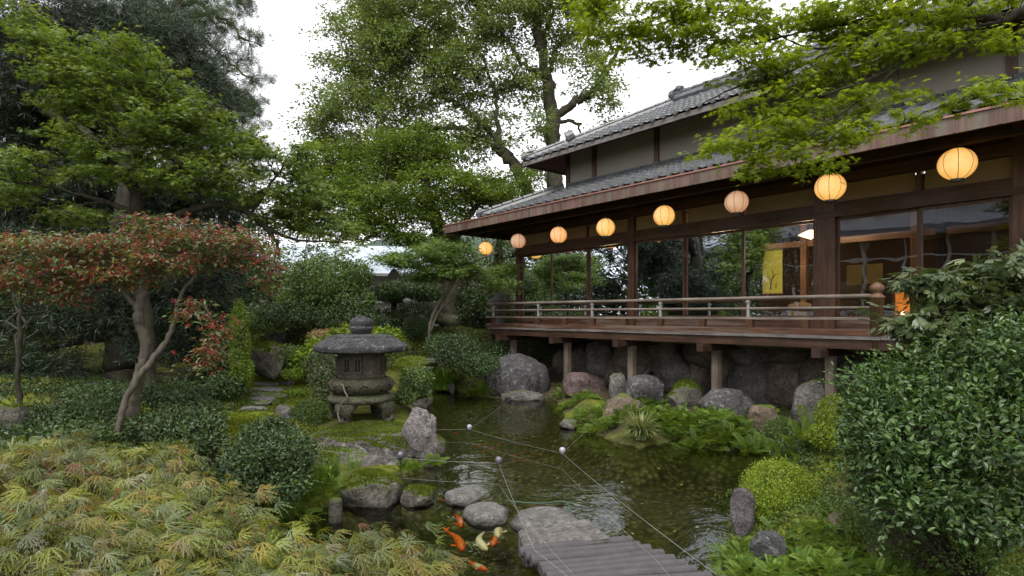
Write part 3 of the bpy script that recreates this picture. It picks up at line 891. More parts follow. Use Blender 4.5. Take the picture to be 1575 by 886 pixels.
# lower roof
EB, ET = 3.995, 4.185
ze, zt, pt = 4.29, 5.02, 10.5
mb = MB(); slope_front(mb, R0, 11.95, 10.55, 8.72, pt, ze, zt, 9)
eave_caps(mb, 8.71, ze-.01, R0, 11.9)
lower = part('lower_roof', mb, M['tile'], house)
mb = MB(); slope_end(mb, 8.72, 16, 11.95, 10.5, 16, 10.6, ze, zt, 8); part('end_slope', mb, M['tile'], lower)
mb = MB(); ridge(mb, (8.80,11.88,ze+.10), (10.45,10.6,zt+.08), .075); part('hip_ridge', mb, M['tile'], lower, smooth=False)
mb = MB(); ridge(mb, (10.40,10.45,zt+.04), (10.40,R0,zt+.04), .055, False); part('wall_ridge', mb, M['tile'], lower)
SX = 13.0
ap = MB()
ap.add([(PE,R0,ET),(PE,SX,ET),(8.76,12.0,ze+.02),(8.76,R0,ze+.02)], [(0,3,2,1)])
ap.add([(PE,SX,ET),(16.5,SX,ET),(16.5,12.0,ze+.02),(8.76,12.0,ze+.02)], [(0,3,2,1)])
part('copper_apron', ap, M['copper_lip'], lower)
fa = MB(); fa.box(PE, PE+.03, R0, SX, EB, ET); fa.box(PE+.03, 16.5, SX-.03, SX, EB, ET)
rr = random.Random(8); s = SX-.4
while s > R0: fa.box(PE-.006, PE-.001, s-.012, s+.012, EB+.004, ET-.012); s -= rr.uniform(.42, .47)
part('copper_fascia', fa, M['copper'], lower)
fa = MB(); fa.box(PE-.02, PE+.05, R0, SX+.02, ET+.003, ET+.028); fa.box(PE+.05, 16.5, SX-.05, SX+.02, ET+.003, ET+.028)
part('gutter_lip', fa, M['copper_lip'], lower)
sf = MB()
sf.add([(PE+.03,R0,EB+.06),(PE+.03,SX-.03,EB+.06),(PF+.05,SE,4.40),(PF+.05,R0,4.40)], [(0,1,2,3)])
sf.add([(PE+.03,SX-.03,EB+.06),(16.5,SX-.03,EB+.06),(16.5,SE,4.40),(PF+.05,SE,4.40)], [(0,1,2,3)])
part('soffit', sf, M['wood_cross'], lower)
rf = MB()
for s in np.arange(R0+.1, SE-.05, .36):
    rf.obox(((PE+PF)/2+.03, s, (EB+4.40)/2-.015), ((PF-PE)/2-.03,0,.165), (0,.022,0), (0,0,.03))
for p in np.arange(PE+.5, 15, .36):
    if p < PF: q0 = (SE + (SX-SE)*(PF-p)/(PF-PE)*.98)
    else: q0 = SE
    rf.obox((p, (q0+SX)/2, (EB+4.40)/2-.015-.17*(q0-SE)/(SX-SE)*-1*-1), (.022,0,0), (0,(SX-q0)/2-.03,-.165*(SX-q0)/(SX-SE)), (0,0,.03))
rf.obox(((PE+PF)/2, (SE+SX)/2, (EB+4.40)/2-.03), ((PF-PE)/2,-(SX-SE)/2,.165), (.03,.03,0), (0,0,.045))
part('rafters', rf, M['wood_cross'], lower)
pb = MB(); pb.box(9.02, 9.12, R0, SX-.1, 4.0, 4.075); part('eave_purlin', pb, M['wood_dark'], lower)
# upper storey
mb = MB(); mb.box(10.5, 10.6, R0, 10.55, 4.9, 6.05); mb.box(10.6, 14.5, 10.45, 10.55, 4.9, 6.05); part('upper_wall', mb, M['plaster'], house)
mb = MB(); mb.box(10.46, 10.52, R0, 10.58, 4.98, 5.10); mb.box(10.52, 14.4, 10.52, 10.58, 4.98, 5.10); part('sill_beam', mb, M['wood_dark'], house)
for x in (872, 914, 1010, 1262, 1556):
    s = S(x, 10.48) if x > 872 else 10.50
    mb = MB(); mb.box(10.455, 10.53, s-.06, s+.06, 5.10, 6.0); part('wall_post', mb, M['wood_post'], house)
PE2, SX2, ZE2, PR2, ZR2 = 9.69, 11.36, 5.74, 12.4, 7.12
SR2 = SX2-(PR2-PE2)
mb = MB(); slope_front(mb, R0, SX2, SR2, PE2, PR2, ZE2, ZR2, 13)
eave_caps(mb, PE2-.01, ZE2-.01, R0, SX2-.05)
upper = part('upper_roof', mb, M['tile'], house)
mb = MB(); slope_end(mb, PE2, 2*PR2-PE2, SX2, PR2-.01, PR2+.01, SR2, ZE2, ZR2, 13); part('end_slope', mb, M['tile'], upper)
mb = MB(); mb.add([(PR2,R0,ZR2),(PR2,SR2,ZR2),(2*PR2-PE2,SX2,ZE2),(2*PR2-PE2,R0,ZE2)], [(0,1,2,3)]); part('rear_slope', mb, M['tile'], upper)
mb = MB(); ridge(mb, (PE2+.08,SX2-.08,ZE2+.1), (PR2,SR2,ZR2+.06), .075)
c = np.array((PE2+.85, SX2-.85, ZE2+.1+.85*.52)); mb.tube([c-(.05,-.05,-.05), c+(.08,-.08,.14)], [.16,.13], 10); mb.tube([c+(0,0,.14), c+(.02,-.02,.26)], [.10,.05], 10)
part('hip_ridge', mb, M['tile'], upper)
mb = MB(); ridge(mb, (PR2,SR2,ZR2+.12), (PR2,R0,ZR2+.12), .11); part('main_ridge', mb, M['tile'], upper)
mb = MB(); mb.box(PE2+.0, PE2+.05, R0, SX2-.02, ZE2-.10, ZE2+.0); mb.box(PE2+.05, 2*PR2-PE2, SX2-.07, SX2-.02, ZE2-.10, ZE2)
part('fascia', mb, M['wood_deck'], upper)
mb = MB(); mb.add([(PE2+.05,R0,ZE2-.07),(PE2+.05,SX2-.07,ZE2-.07),(10.55,10.5,6.0),(10.55,R0,6.0)], [(0,1,2,3)])
mb.add([(PE2+.05,SX2-.07,ZE2-.07),(15,SX2-.07,ZE2-.07),(15,10.5,6.0),(10.55,10.5,6.0)], [(0,1,2,3)])
for s in np.arange(R0+.1, 10.5, .4): mb.obox(((PE2+10.5)/2, s, (ZE2+5.98)/2-.06), ((10.5-PE2)/2-.05,0,.15), (0,.02,0), (0,0,.03))
part('soffit', mb, M['wood_cross'], upper)

# ---- railing
rail = MB()
sR0 = S(1349, PR)
for z, r, ext, n in ((2.12,.030,.22,10),(1.955,.021,.26,8)):
    rail.tube([(PR, sR0+.04, z), (PR, 11.62+ext, z+ (.02 if ext > .2 else 0))], r, n)
    rail.tube([(PR-.2, 11.60, z+.004), (PF+.0, 11.60, z+.004)], r*.95, n)
rail.box(PR-.03, PR+.03, sR0+.06, 11.85, 1.785, 1.825); rail.box(PR-.22, PF, 11.57, 11.63, 1.789, 1.829)
rl = part('railing', rail, M['wood_grey'], house)
for x in (763, 828, 911, 1016, 1151):
    s = S(x, PR) if x > 763 else 11.60
    mb = MB(); mb.box(PR-.018, PR+.018, s-.02, s+.02, 1.826, 2.10); mb.box(PR-.032, PR+.032, s-.032, s+.032, 2.06, 2.078); part('rail_post', mb, M['iron'], rl)
for x in (763, 828, 869, 912, 961, 1016, 1081, 1154, 1239):
    s = S(x, PR) if x > 763 else 11.60
    mb = MB(); mb.box(PR-.045, PR+.045, s-.05, s+.05, 1.655, 1.783); part('rail_block', mb, M['wood_post'], rl)
mb = MB(); mb.box(PR-.06, PR+.06, sR0+.06, 11.80, 1.562, 1.652); mb.box(PR-.2, PF-.06, 11.54, 11.66, 1.5625, 1.6525); part('bottom_rail', mb, M['wood_board'], rl)
mb = MB()
mb.lathe([(0,1.40),(.085,1.40),(.085,2.08),(.095,2.085),(.095,2.11),(.075,2.12),(.06,2.14),(.055,2.16),(.075,2.18),(.092,2.215),(.085,2.25),(.05,2.28),(.018,2.30),(0,2.305)], 20, (PR, sR0, 0))
part('newel_post', mb, M['newel'], rl, smooth=True)

# ------------------------------------------------------------------ paper lanterns under the eave
lan_px = [(747,382,.350,'y'),(797,371,.355,'p'),(859,361.5,.37,'o'),(931.5,350,.375,'y'),(1021.5,332,.385,'y'),(1133,311,.375,'p'),(1277,288,.41,'y'),(1472,252.5,.41,'y')]
def paper(name, col, st):
    m, t, out = newmat(name)
    tc = coords(t)
    sx = t.nodes.new("ShaderNodeSeparateXYZ"); t.links.new(tc, sx.inputs[0])
    w = t.nodes.new("ShaderNodeTexWave"); w.wave_type = 'BANDS'; w.bands_direction = 'Z'
    w.inputs['Scale'].default_value = 26; t.links.new(tc, w.inputs[0])
    n = nz(t, 9, 4, .6, tc)
    g = ramp(t, [(.78,)*3, (1,)*3], w.outputs[0], [.1, .5])
    lw = t.nodes.new("ShaderNodeLayerWeight"); lw.inputs[0].default_value = .35
    g2 = ramp(t, [(1,)*3, (.55,.45,.35)], lw.outputs['Facing'], [.25, 1])
    c = mixc(t, mixc(t, col, g, 1, 'MULTIPLY'), ramp(t, [(.82,.8,.75), (1.1,1.1,1.1)], n.outputs[0], [.3,.7]), 1, 'MULTIPLY')
    c = mixc(t, c, g2, 1, 'MULTIPLY')
    e = t.nodes.new("ShaderNodeEmission"); t.links.new(c, e.inputs[0]); e.inputs[1].default_value = st
    p = princ(t, None, tuple(x*.7 for x in (.7,.6,.45)), .8, .2)
    a = t.nodes.new("ShaderNodeAddShader"); t.links.new(e.outputs[0], a.inputs[0]); t.links.new(p.outputs[0], a.inputs[1])
    t.links.new(a.outputs[0], out.inputs[0])
    return m
PM = {'y': paper('yellow lit paper', (1,.50,.10), .44), 'o': paper('orange lit paper', (1,.42,.12), .42), 'p': paper('pale pink paper', (1,.48,.26), .22)}
M['rib'] = plain('bamboo rib', (.10,.055,.02), .6)
lab = ['yellow paper lantern hanging at the far left eave corner, beyond the last post',
       'pale pinkish paper lantern second from the left, before the veranda corner post',
       'warm orange round paper lantern, third from the left end of the veranda eave',
       'yellow round paper lantern fourth from the left, just above the diamond shaped room lamp',
       'yellow round paper lantern between the two pale pinkish ones, nearer to the right one',
       'pale pinkish dim paper lantern near the middle of the eave, beside a lit transom panel',
       'yellow round paper lantern in front of the wide door post, touched by maple leaves',
       'largest and nearest yellow paper lantern, at the right end of the eave']
PL = 8.9
for (x, y, dm, kind), lb in zip(lan_px, lab):
    s = S(x, PL); z = LZ(x, y, PL); r = dm/2
    t = lthing('paper_lantern', lb, 'lantern', PL, s, z-r*.98, 'paper lanterns along the eave')
    prof = [(math.sin(a)*r*(1.0), z - math.cos(a)*r*.97) for a in np.linspace(.33, math.pi-.33, 23)]
    prof = [(a*(1+.006*(-1)**i), b) for i, (a, b) in enumerate(prof)]
    mb = MB(); mb.lathe(prof, 36, (PL, s, 0)); part('paper_shade', mb, PM[kind], t, smooth=True)
    rb = MB()
    for k in range(8):
        a = k*math.pi/4+.3
        rb.tube([(PL+math.cos(a)*q[0]*1.008, s+math.sin(a)*q[0]*1.008, q[1]) for q in prof[::2]], .0035, 4)
    part('ribs', rb, M['rib'], t)
    for zz, nm in ((z+r*.93, 'top_ring'), (z-r*.97, 'bottom_ring')):
        mb = MB(); mb.lathe([(0,zz-.015),(r*.36,zz-.015),(r*.36,zz+.02),(0,zz+.02)], 20, (PL,s,0)); part(nm, mb, M['black'], t)
    mb = MB(); mb.tube([(PL,s,z+r*.95),(PL,s,4.02)], .006, 5); mb.tube([(PL,s,3.99),(PL,s,4.03)], .02, 8); part('cord', mb, M['black'], t)

# ------------------------------------------------------------------ things in the room
glowm = emit('room lamp glow', (1,.72,.32), 2.2)
for (x, y, p, lb) in ((938,384,11.5,'pyramid shaped ceiling lamp seen through the panes under the fourth lantern'),
                      (1110,379,11.5,'pyramid shaped ceiling lamp glowing behind the panes under the pinkish lantern'),
                      (1247,362,11.5,'pyramid shaped ceiling lamp mostly hidden behind the wide door post')):
    s = S(x, p); z = LZ(x, y, p)
    t = lthing('ceiling_lamp', lb, 'ceiling lamp', p, s, z, 'ceiling lamps in the room')
    mb = MB(); mb.lathe([(0,z-.08),(.24,z+.02),(.24,z+.03),(.05,z+.10),(0,z+.10)], 4, (p,s,0)); part('lamp_shade', mb, glowm, t)
    mb = MB(); mb.tube([(p,s,z+.1),(p,s,3.80)], .008, 5); part('cord', mb, M['black'], t)
    ld = bpy.data.lights.new('room_light', 'POINT'); ld.energy = 50; ld.color = (1,.66,.35); ld.shadow_soft_size = .15
    lo_ = bpy.data.objects.new('room_light', ld); COL.objects.link(lo_); lo_.location = L2W(p, s, z-.25)
# standing paper lamp in the corner room
p = 10.7; s = S(861, p)
t = lthing('floor_lamp', 'tall cylindrical paper floor lamp glowing in the corner room behind the railing', 'floor lamp', p, s, FL)
mb = MB(); mb.lathe([(0,2.10),(.10,2.10),(.10,2.42),(0,2.42)], 20, (p,s,0)); part('upper_shade', mb, emit('dim paper', (1,.45,.13), .35), t, smooth=False)
mb = MB(); mb.lathe([(0,1.72),(.11,1.72),(.11,2.095),(0,2.095)], 20, (p,s,0)); part('lower_shade', mb, emit('bright paper', (1,.55,.18), .95, .5, 9), t)
mb = MB(); mb.lathe([(0,1.55),(.12,1.55),(.12,1.715),(0,1.715)], 20, (p,s,0)); part('base', mb, M['wood_post'], t)
# box lamp at the right end
p = 10.15; s0, s1 = S(1408, p), S(1378, p); zc0, zc1 = LZ(1392, 479, p), LZ(1392, 446, p)
t = lthing('box_lamp', 'small square floor lantern with an orange glow behind the nandina leaves', 'floor lamp', p, (s0+s1)/2, FL)
mb = MB(); mb.box(p-.12, p+.12, s0+.03, s1-.03, 1.60, zc1-.03); part('paper_box', mb, emit('orange paper', (1,.28,.04), .55, .75, 5), t)
mb = MB()
for a in (p-.14, p+.14):
    for b in (s0+.01, s1-.01): mb.box(a-.015, a+.015, b-.015, b+.015, 1.56, zc1)
mb.box(p-.155, p+.155, s0-.005, s1+.005, zc1-.03, zc1); part('frame', mb, M['wood_post'], t)
mb = MB(); mb.lathe([(0,1.86),(.02,1.86),(.02,1.89),(0,1.91)], 8, (p-.125,(s0+s1)/2,0)); part('bulb', mb, emit('bulb', (1,.6,.2), 9), t)
# hanging scroll with a painted bare tree
p = 12.4; sa, sb = S(1173, p), S(1203, p); z0, z1 = LZ(1188, 452, p), LZ(1188, 385, p)
t = lthing('hanging_scroll', 'yellow hanging scroll with a dark ink tree, seen through the middle panes', 'scroll', p, (sa+sb)/2, z0)
mb = MB(); mb.box(p, p+.012, sb, sa, z0, z1); part('cloth', mb, emit('self glowing yellow cloth', (.62,.46,.06), .42, .35, 6), t)  # no lamp behind the scroll: its brightness is emission in the cloth
mb = MB(); sc_ = (sa+sb)/2; hh = z1-z0
mb.tube([(p-.004,sc_+.04,z0+.1*hh),(p-.004,sc_+.02,z0+.3*hh),(p-.004,sc_-.03,z0+.42*hh),(p-.004,sc_+.02,z0+.60*hh)], [.016,.013,.01,.004], 5)
mb.tube([(p-.004,sc_-.0,z0+.35*hh),(p-.004,sc_-.08,z0+.45*hh),(p-.004,sc_-.14,z0+.46*hh)], [.009,.006,.003], 5)
mb.tube([(p-.004,sc_+.02,z0+.3*hh),(p-.004,sc_+.10,z0+.40*hh),(p-.004,sc_+.11,z0+.48*hh)], [.008,.006,.003], 5)
mb.tube([(p-.004,sc_-.08,z0+.12*hh),(p-.004,sc_-.09,z0+.25*hh)], [.012,.006], 5)
part('painted_tree', mb, M['black'], t)
mb = MB(); mb.tube([(p,sb-.03,z0),(p,sa+.03,z0)], .018, 8); mb.tube([(p,sb-.02,z1),(p,sa+.02,z1)], .012, 8); part('rod', mb, M['wood_post'], t)
# low tables and chairs
def table(p, s, lb, w=.8, l=1.5, h=.42):
    t = lthing('low_table', lb, 'table', p, s, FL-.014, 'tables in the dining room')
    z = FL-.014
    mb = MB(); mb.box(p-w/2, p+w/2, s-l/2, s+l/2, z+h-.04, z+h); part('table_top', mb, M['wood_board'] if False else plain('polished top', (.12,.08,.06), .2, .6), t)
    for a in (-1, 1):
        for b in (-1, 1):
            mb = MB(); mb.box(p+a*(w/2-.07)-.03, p+a*(w/2-.07)+.03, s+b*(l/2-.07)-.03, s+b*(l/2-.07)+.03, z, z+h-.041); part('leg', mb, M['wood_post'], t)
table(11.0, S(1200, 11.0), 'polished low table under the yellow scroll, right of the middle of the room')
table(11.0, S(1085, 11.0), 'polished low table under the middle ceiling lamp')
table(11.0, S(990, 11.0), 'polished low table in front of the white sliding panels')
def chair(p, s, lb, face=1):
    t = lthing('low_chair', lb, 'chair', p, s, FL-.014, 'low chairs in the dining room'); z = FL-.014
    mb = MB(); mb.box(p-.22, p+.22, s-.24, s+.24, z+.12, z+.20); part('seat', mb, plain('seat cushion', (.10,.07,.05), .8), t)
    mb = MB(); n = 9
    for k in range(n):
        a = (k-(n-1)/2)/(n-1)*1.7
        c = np.array((p+face*.26*math.cos(a)-face*.02, s+.26*math.sin(a), z+.38)); mb.obox(c, (.012,0,0), (0,.032,0), (0,0,.20-.06*abs(a)))
    part('backrest', mb, plain('bent wood', (.20,.15,.10), .5), t)
    for a in (-1, 1):
        for b in (-1, 1):
            mb = MB(); mb.box(p+a*.18-.02, p+a*.18+.02, s+b*.2-.02, s+b*.2+.02, z, z+.12); part('leg', mb, M['wood_post'], t)
for x, p, f, lb in ((1068,10.5,-1,'low chair with its back to the glass, left of the middle table'),(1012,10.5,-1,'low chair seen from behind beside the leftmost table'),
                    (1120,11.7,1,'low chair behind the middle table facing the pond'),(1225,11.7,1,'low chair behind the table under the scroll')):
    chair(p, S(x, p), lb, f)

# ------------------------------------------------------------------ rocks
RG = rock_mat('grey rock', (.055,.05,.044), (.19,.178,.16), .30, lichen=.4)
RD = rock_mat('dark blue grey rock', (.030,.029,.031), (.115,.110,.108), .12, lichen=.5)
RT = rock_mat('tan brown rock', (.09,.065,.045), (.22,.165,.12), .30, lichen=.15)
RM = rock_mat('mossy rock', (.06,.053,.042), (.19,.175,.14), .70)
RP = rock_mat('lichen covered lantern rock', (.055,.048,.044), (.22,.195,.18), .35, lichen=.45)
RS = rock_mat('stepping stone', (.095,.09,.083), (.22,.21,.195), .08, lichen=.4, scale=4)
RC = rock_mat('cast concrete', (.085,.082,.080), (.19,.183,.18), .0, lichen=.3, scale=6)
_bm = bmesh.new(); bmesh.ops.create_icosphere(_bm, subdivisions=5, radius=1.0)
ICO = np.array([v.co[:] for v in _bm.verts]); ICOF = np.array([[v.index for v in f.verts] for f in _bm.faces]); _bm.free()
def rock(name, label, c, r, mat, seed, cat='boulder', rotz=0.0, facets=13, cut=.76, rough=.10, flat=None, group=None, tilt=0.0, lean=0.0, soft=.5):
    """facetted, weathered stone; c = centre, r = half sizes"""
    rng = np.random.default_rng(seed)
    v = ICO.copy()
    # superquadric-ish boxiness, then random planes shave facets off
    v = np.sign(v)*np.abs(v)**soft if soft != 1 else v
    v /= np.abs(v).max()
    v = v/np.maximum(1e-6, np.linalg.norm(v, axis=1))[:,None]*(.35*np.abs(v).max(1)+.65*np.linalg.norm(v,axis=1)/1.2)[:,None] if soft != 1 else v
    for k in range(facets):
        n = norm(rng.normal(size=3)); d = cut*rng.uniform(.80, 1.12)
        s = v@n; over = s > d
        v[over] -= n*((s[over]-d)*.90)[:,None]
    nn = norm(v)
    p = v*1.3 + seed*1.7
    v += nn*(rough*1.4*lump(p, .8, seed))[:,None] + nn*(rough*.6*lump(p, 2.3, seed))[:,None]
    fine = np.array([mnoise.fractal(Vector(q)*2.6, .8, 2.1, 4) for q in p])
    v += nn*(rough*.55*fine)[:,None]
    if flat is not None:
        t = v[:,2] > flat; v[t,2] = flat + (v[t,2]-flat)*.10
    ext = np.abs(v).max(0); v = v/ext
    v[:,0] += lean*v[:,2]
    v = v*np.asarray(r)
    ca, sa = math.cos(rotz), math.sin(rotz)
    if tilt:
        ct, st = math.cos(tilt), math.sin(tilt); v = np.c_[v[:,0]*ct + v[:,2]*st, v[:,1], -v[:,0]*st + v[:,2]*ct]
    v = np.c_[v[:,0]*ca - v[:,1]*sa, v[:,0]*sa + v[:,1]*ca, v[:,2]]
    v += np.asarray(c)
    mb = MB(); mb.add(v, ICOF)
    o = solo(name, mb, mat, label, cat, base=(c[0], c[1], c[2]-r[2]), group=group, smooth=True)
    if mat in (RM, RP):
        tri = v[ICOF]; fn = np.cross(tri[:,1]-tri[:,0], tri[:,2]-tri[:,0]); ar = np.linalg.norm(fn, axis=1)/2; fn = norm(fn)
        fc = tri.mean(1); up_ = fn[:,2] + .35*lump(fc, 2.2, seed)
        wt = ar*(up_ > .62)*(fc[:,2] > .03)
        if wt.sum() > 0:
            n = int(min(16000, max(500, wt.sum()*26000/max(1, (c[1]/7)**2))))
            ii = rng.choice(len(wt), n, p=wt/wt.sum()); uu = rng.dirichlet((1,1,1), n)
            ps = (tri[ii]*uu[:,:,None]).sum(1)
            mm = MB(); place(mm, MOSSLEAF, ps, fn[ii]*.7+rng.normal(size=(n,3))*.6+(0,0,.3), rng.normal(size=(n,3)), .017*rng.uniform(.6,1.5,n)*max(1, c[1]/8))
            w_ = bpy.data.objects.new('moss', mm.mesh('moss', MOSSM, False, Matrix.Translation((-c[0],-c[1],-(c[2]-r[2]))))); COL.objects.link(w_); w_.parent = o
    return o
MOSSM = leaf_mat('moss tufts on stone', [(.040,.058,.008),(.075,.100,.010),(.120,.140,.018)], .85, .3, .05, .45)
MOSSLEAF = T_diamond(.22, .05)
def rk(x0, y0, x1, y1, zb, label, mat, seed, dep=.8, sink=.3, name='boulder', d=None, **kw):
    """stone whose outline fills the photo box x0..x1, y0..y1 and whose front foot is at height zb"""
    if d is None: d = F*(EYE-zb)/(y1-485)
    w = (x1-x0)/F*d/2; h = (y1-y0)/F*d
    ry = w*dep; dc = d + ry*.8
    k = dc/d
    top = EYE - (y0-485)/F*dc; bot = zb - h*sink
    c = np.array((((x0+x1)/2-787.5)/F*dc, dc, (top+bot)/2))
    return rock(name, label, c, (w*k*1.02, ry, (top-bot)/2), mat, seed, **kw)

rk(746,544,846,613, .0, 'huge dark rounded boulder standing in the water below the left end of the deck', RD, 14, .8, .3, cut=.86, facets=12, rough=.05, soft=.75)
rk(770,600,842,614, -.03, 'low pale rough stone skirting the foot of the huge dark boulder', RG, 15, .5, .3, d=12.7)
rk(864,571,934,611, .12, 'low reddish brown rock under the second stilt of the deck', rock_mat('purple brown rock', (.07,.045,.042), (.17,.12,.11), .1), 3, .8)
rk(934,566,968,620, .15, 'upright grey brown rock between the second and third stilts', RG, 4, .8, rotz=.3)
rk(961,577,1022,626, .15, 'grey block shaped rock carrying the third stilt', RD, 5, .8)
rk(924,602,992,655, .10, 'tan pointed boulder rising from the ferns in front of the stilts', RT, 6, .8, cut=.7)
rk(1027,584,1078,632, .15, 'mossy stained rock to the right of the third stilt', RM, 7, .8)
rk(1073,597,1157,652, .10, 'large dark boulder with white lichen carrying the fourth stilt', RD, 8, .8, facets=10, soft=.7)
rk(1153,622,1198,668, .10, 'rounded brown boulder low between the fourth stilt and the right bank', RT, 9, .8)
rk(1220,581,1277,655, .20, 'tall slanting grey boulder under the last visible stilt', RG, 10, .8, facets=12, lean=.15)
rk(858,642,888,660, .0, 'small flat stone poking out of the water left of the ferns', RG, 11, .8)
RW = rock_mat('wall boulder', (.075,.058,.045), (.19,.15,.118), .1, lichen=.15); RD2 = rock_mat('wall boulder grey', (.065,.058,.052), (.17,.155,.14), .1, lichen=.15)
# shaded retaining boulders under the deck
ret = [(876,536,912,578),(905,520,946,590),(930,556,962,606),(948,528,1000,585),(1008,552,1072,604),(1064,555,1096,612),(1092,540,1136,600),(1126,560,1196,632),(1186,556,1252,625),(1240,545,1300,640),(1286,560,1350,650),(1000,520,1050,560),(1060,516,1120,560),(1130,520,1190,565),(1190,520,1250,560),(850,540,880,575),(1250,520,1310,560)]
names = ['behind the second stilt','tall and narrow behind the second and third stilts','small, wedged low beside the third stilt','upper one behind the third stilt','broad, right of the third stilt','narrow, left of the fourth stilt','upper one behind the fourth stilt','round and deep, right of the fourth stilt','next to the last visible stilt, in deep shade','behind the last visible stilt','low one behind the camellia bush','topmost between third and fourth stilts, left one','topmost between third and fourth stilts, right one','topmost one right of the fourth stilt','topmost one left of the last visible stilt','leftmost, behind the huge dark boulder','topmost one at the last visible stilt']
for k, (b, nm) in enumerate(zip(ret, names)):
    x0,y0,x1,y1 = b
    s = S((x0+x1)/2, 10.25); w = L2W(10.25, s); d = w[1]
    cz = EYE-((y0+y1)/2-485)/F*d; hw = (x1-x0)/F*d/2*1.45; hh = (y1-y0)/F*d/2*1.45
    rock('boulder', 'shaded boulder of the under-deck wall, ' + nm, (w[0], w[1], cz), (hw, hw*.8, hh), (RW, RD2, RW)[k % 3], 40+k, rotz=k*.7, rough=.07, cut=.84, soft=.8)
# left shore and the lantern island
def wrock(name, label, px, py, zb, sx, sy, sz, mat, seed, **kw):
    g = G(px, py, zb); return rock(name, label, (g[0], g[1], zb+sz*.3), (sx, sy, sz), mat, seed, **kw)
rock('boulder', 'long flat mossy lichen rock under the big stone lantern', (-1.95, 7.62, .0), (1.08, .90, .40), RP, 21, facets=14, cut=.86, flat=.80, soft=.55, rough=.09)
rk(618,624,678,738, .0, 'tall pale lichen boulder at the right edge under the stone lantern', rock_mat('pale lichen rock', (.09,.08,.075), (.27,.24,.23), .25, lichen=.5), 23, .75, .15, d=7.1, lean=.0, cut=.72, facets=14)
rk(492,655,640,742, .0, 'broad rough lichen face of rock below the big stone lantern', RP, 24, .30, .3, d=7.0, soft=.6)
rk(614,577,664,606, .10, 'grey rock behind the right of the stone lantern beside the grass tuft', RD, 25, .8)
rk(600,600,668,630, .0, 'low moss topped rock at the water right of the stone lantern', RM, 26, .8)
rk(519,724,618,781, .0, 'square mossy block of stone at the left shore', RM, 27, .8, .35, flat=.8, soft=.45, cut=.95)
rk(468,689,520,745, .10, 'tall moss sided stone with a flat grey top at the left shore', RM, 28, .8, flat=.8, soft=.6)
rk(617,744,671,780, .0, 'small round moss covered stone beside the square block', RM, 29, .9)
def step(x0,y0,x1,y1,label,seed,mat=RS,zt=.13,th=.11,group=None,dep=1.0,cat='stepping stone',rot=0):
    a = G((x0+x1)/2, y0+3, zt); b = G((x0+x1)/2, y1-(y1-y0)*.22, zt)
    dc = (a[1]+b[1])/2; ry = (a[1]-b[1])/2; rx = (x1-x0)/F*dc/2
    return rock('stepping_stone', label, (((x0+x1)/2-787.5)/F*dc, dc, zt-th), (rx*1.0, max(ry,.06), th), mat, seed, cat, flat=.55, facets=8, cut=.86, rough=.045, soft=.75, group=group, rotz=rot)
step(682,736,741,766, 'irregular grey stepping stone in the pond, farther of the two', 31)
step(711,760,784,795, 'heart shaped grey stepping stone with a moss corner, nearer of the two', 32)
step(784,766,894,812, 'large flat rounded stepping stone against the stone slab', 33, zt=.12)
# distant and bank stones
rk(386,524,440,572, .75, 'dark rounded moss topped rock at the far end of the lawn', RM, 34, .8, soft=.6)
rk(404,508,440,530, 1.05, 'flat topped pale rock above the tall mossy one at the lawn end', RG, 35, .9, d=15.5)
rk(466,490,510,512, 1.2, 'low dark rock behind the stone lantern finial', RD, 36, .8, d=17)
rk(446,490,470,540, .9, 'upright mossy rock left of the stone lantern cap', RM, 37, .8, d=16)
rk(0,618,44,668, .60, 'grey rock half covered in moss at the left edge', RM, 38, .8)
rk(98,588,170,625, .75, 'dark rock ledge at the foot of the big shaded trunk', RD, 39, .7, d=8.8)
rk(150,560,200,590, .9, 'moss hump behind the big shaded trunk', RM, 60, .8, d=11.5)
rk(422,622,452,640, .40, 'round grey stone at the lawn edge beside the clipped azalea', RG, 61, .9)
rk(426,634,450,652, .36, 'small dark stone below the round grey one at the lawn edge', RD, 62, .9)
rk(690,590,700,604, .05, 'small dark shore stone beside the grass tuft', RD, 63, .9)
rk(694,540,760,575, .6, 'dark rock bank under the shrub left of the deck end', RD, 64, .8, d=14.6)
rk(172,684,215,700, .35, 'small bluish stone at the foot of the berry tree', RD, 65, .8)
# right shore
rk(1122,748,1162,836, .0, 'upright purple grey stone at the water left of the golden azalea', rock_mat('purple rock', (.07,.058,.056), (.17,.15,.15), .2), 66, .8, .2, cut=.72, facets=12)
rk(1152,820,1216,872, .05, 'dark flat stone among the ferns in front of the golden azalea', RD, 67, .8, .3)
rk(1236,690,1300,740, .2, 'grey stone behind the golden azalea', RG, 68, .8)
rk(1340,760,1450,886, .1, 'dark shaded rock under the camellia bush', RT, 69, .6, .2, d=3.9)
rk(1262,782,1330,850, .1, 'brown shaded rock left under the camellia bush', RT, 70, .6, .2, d=4.3)
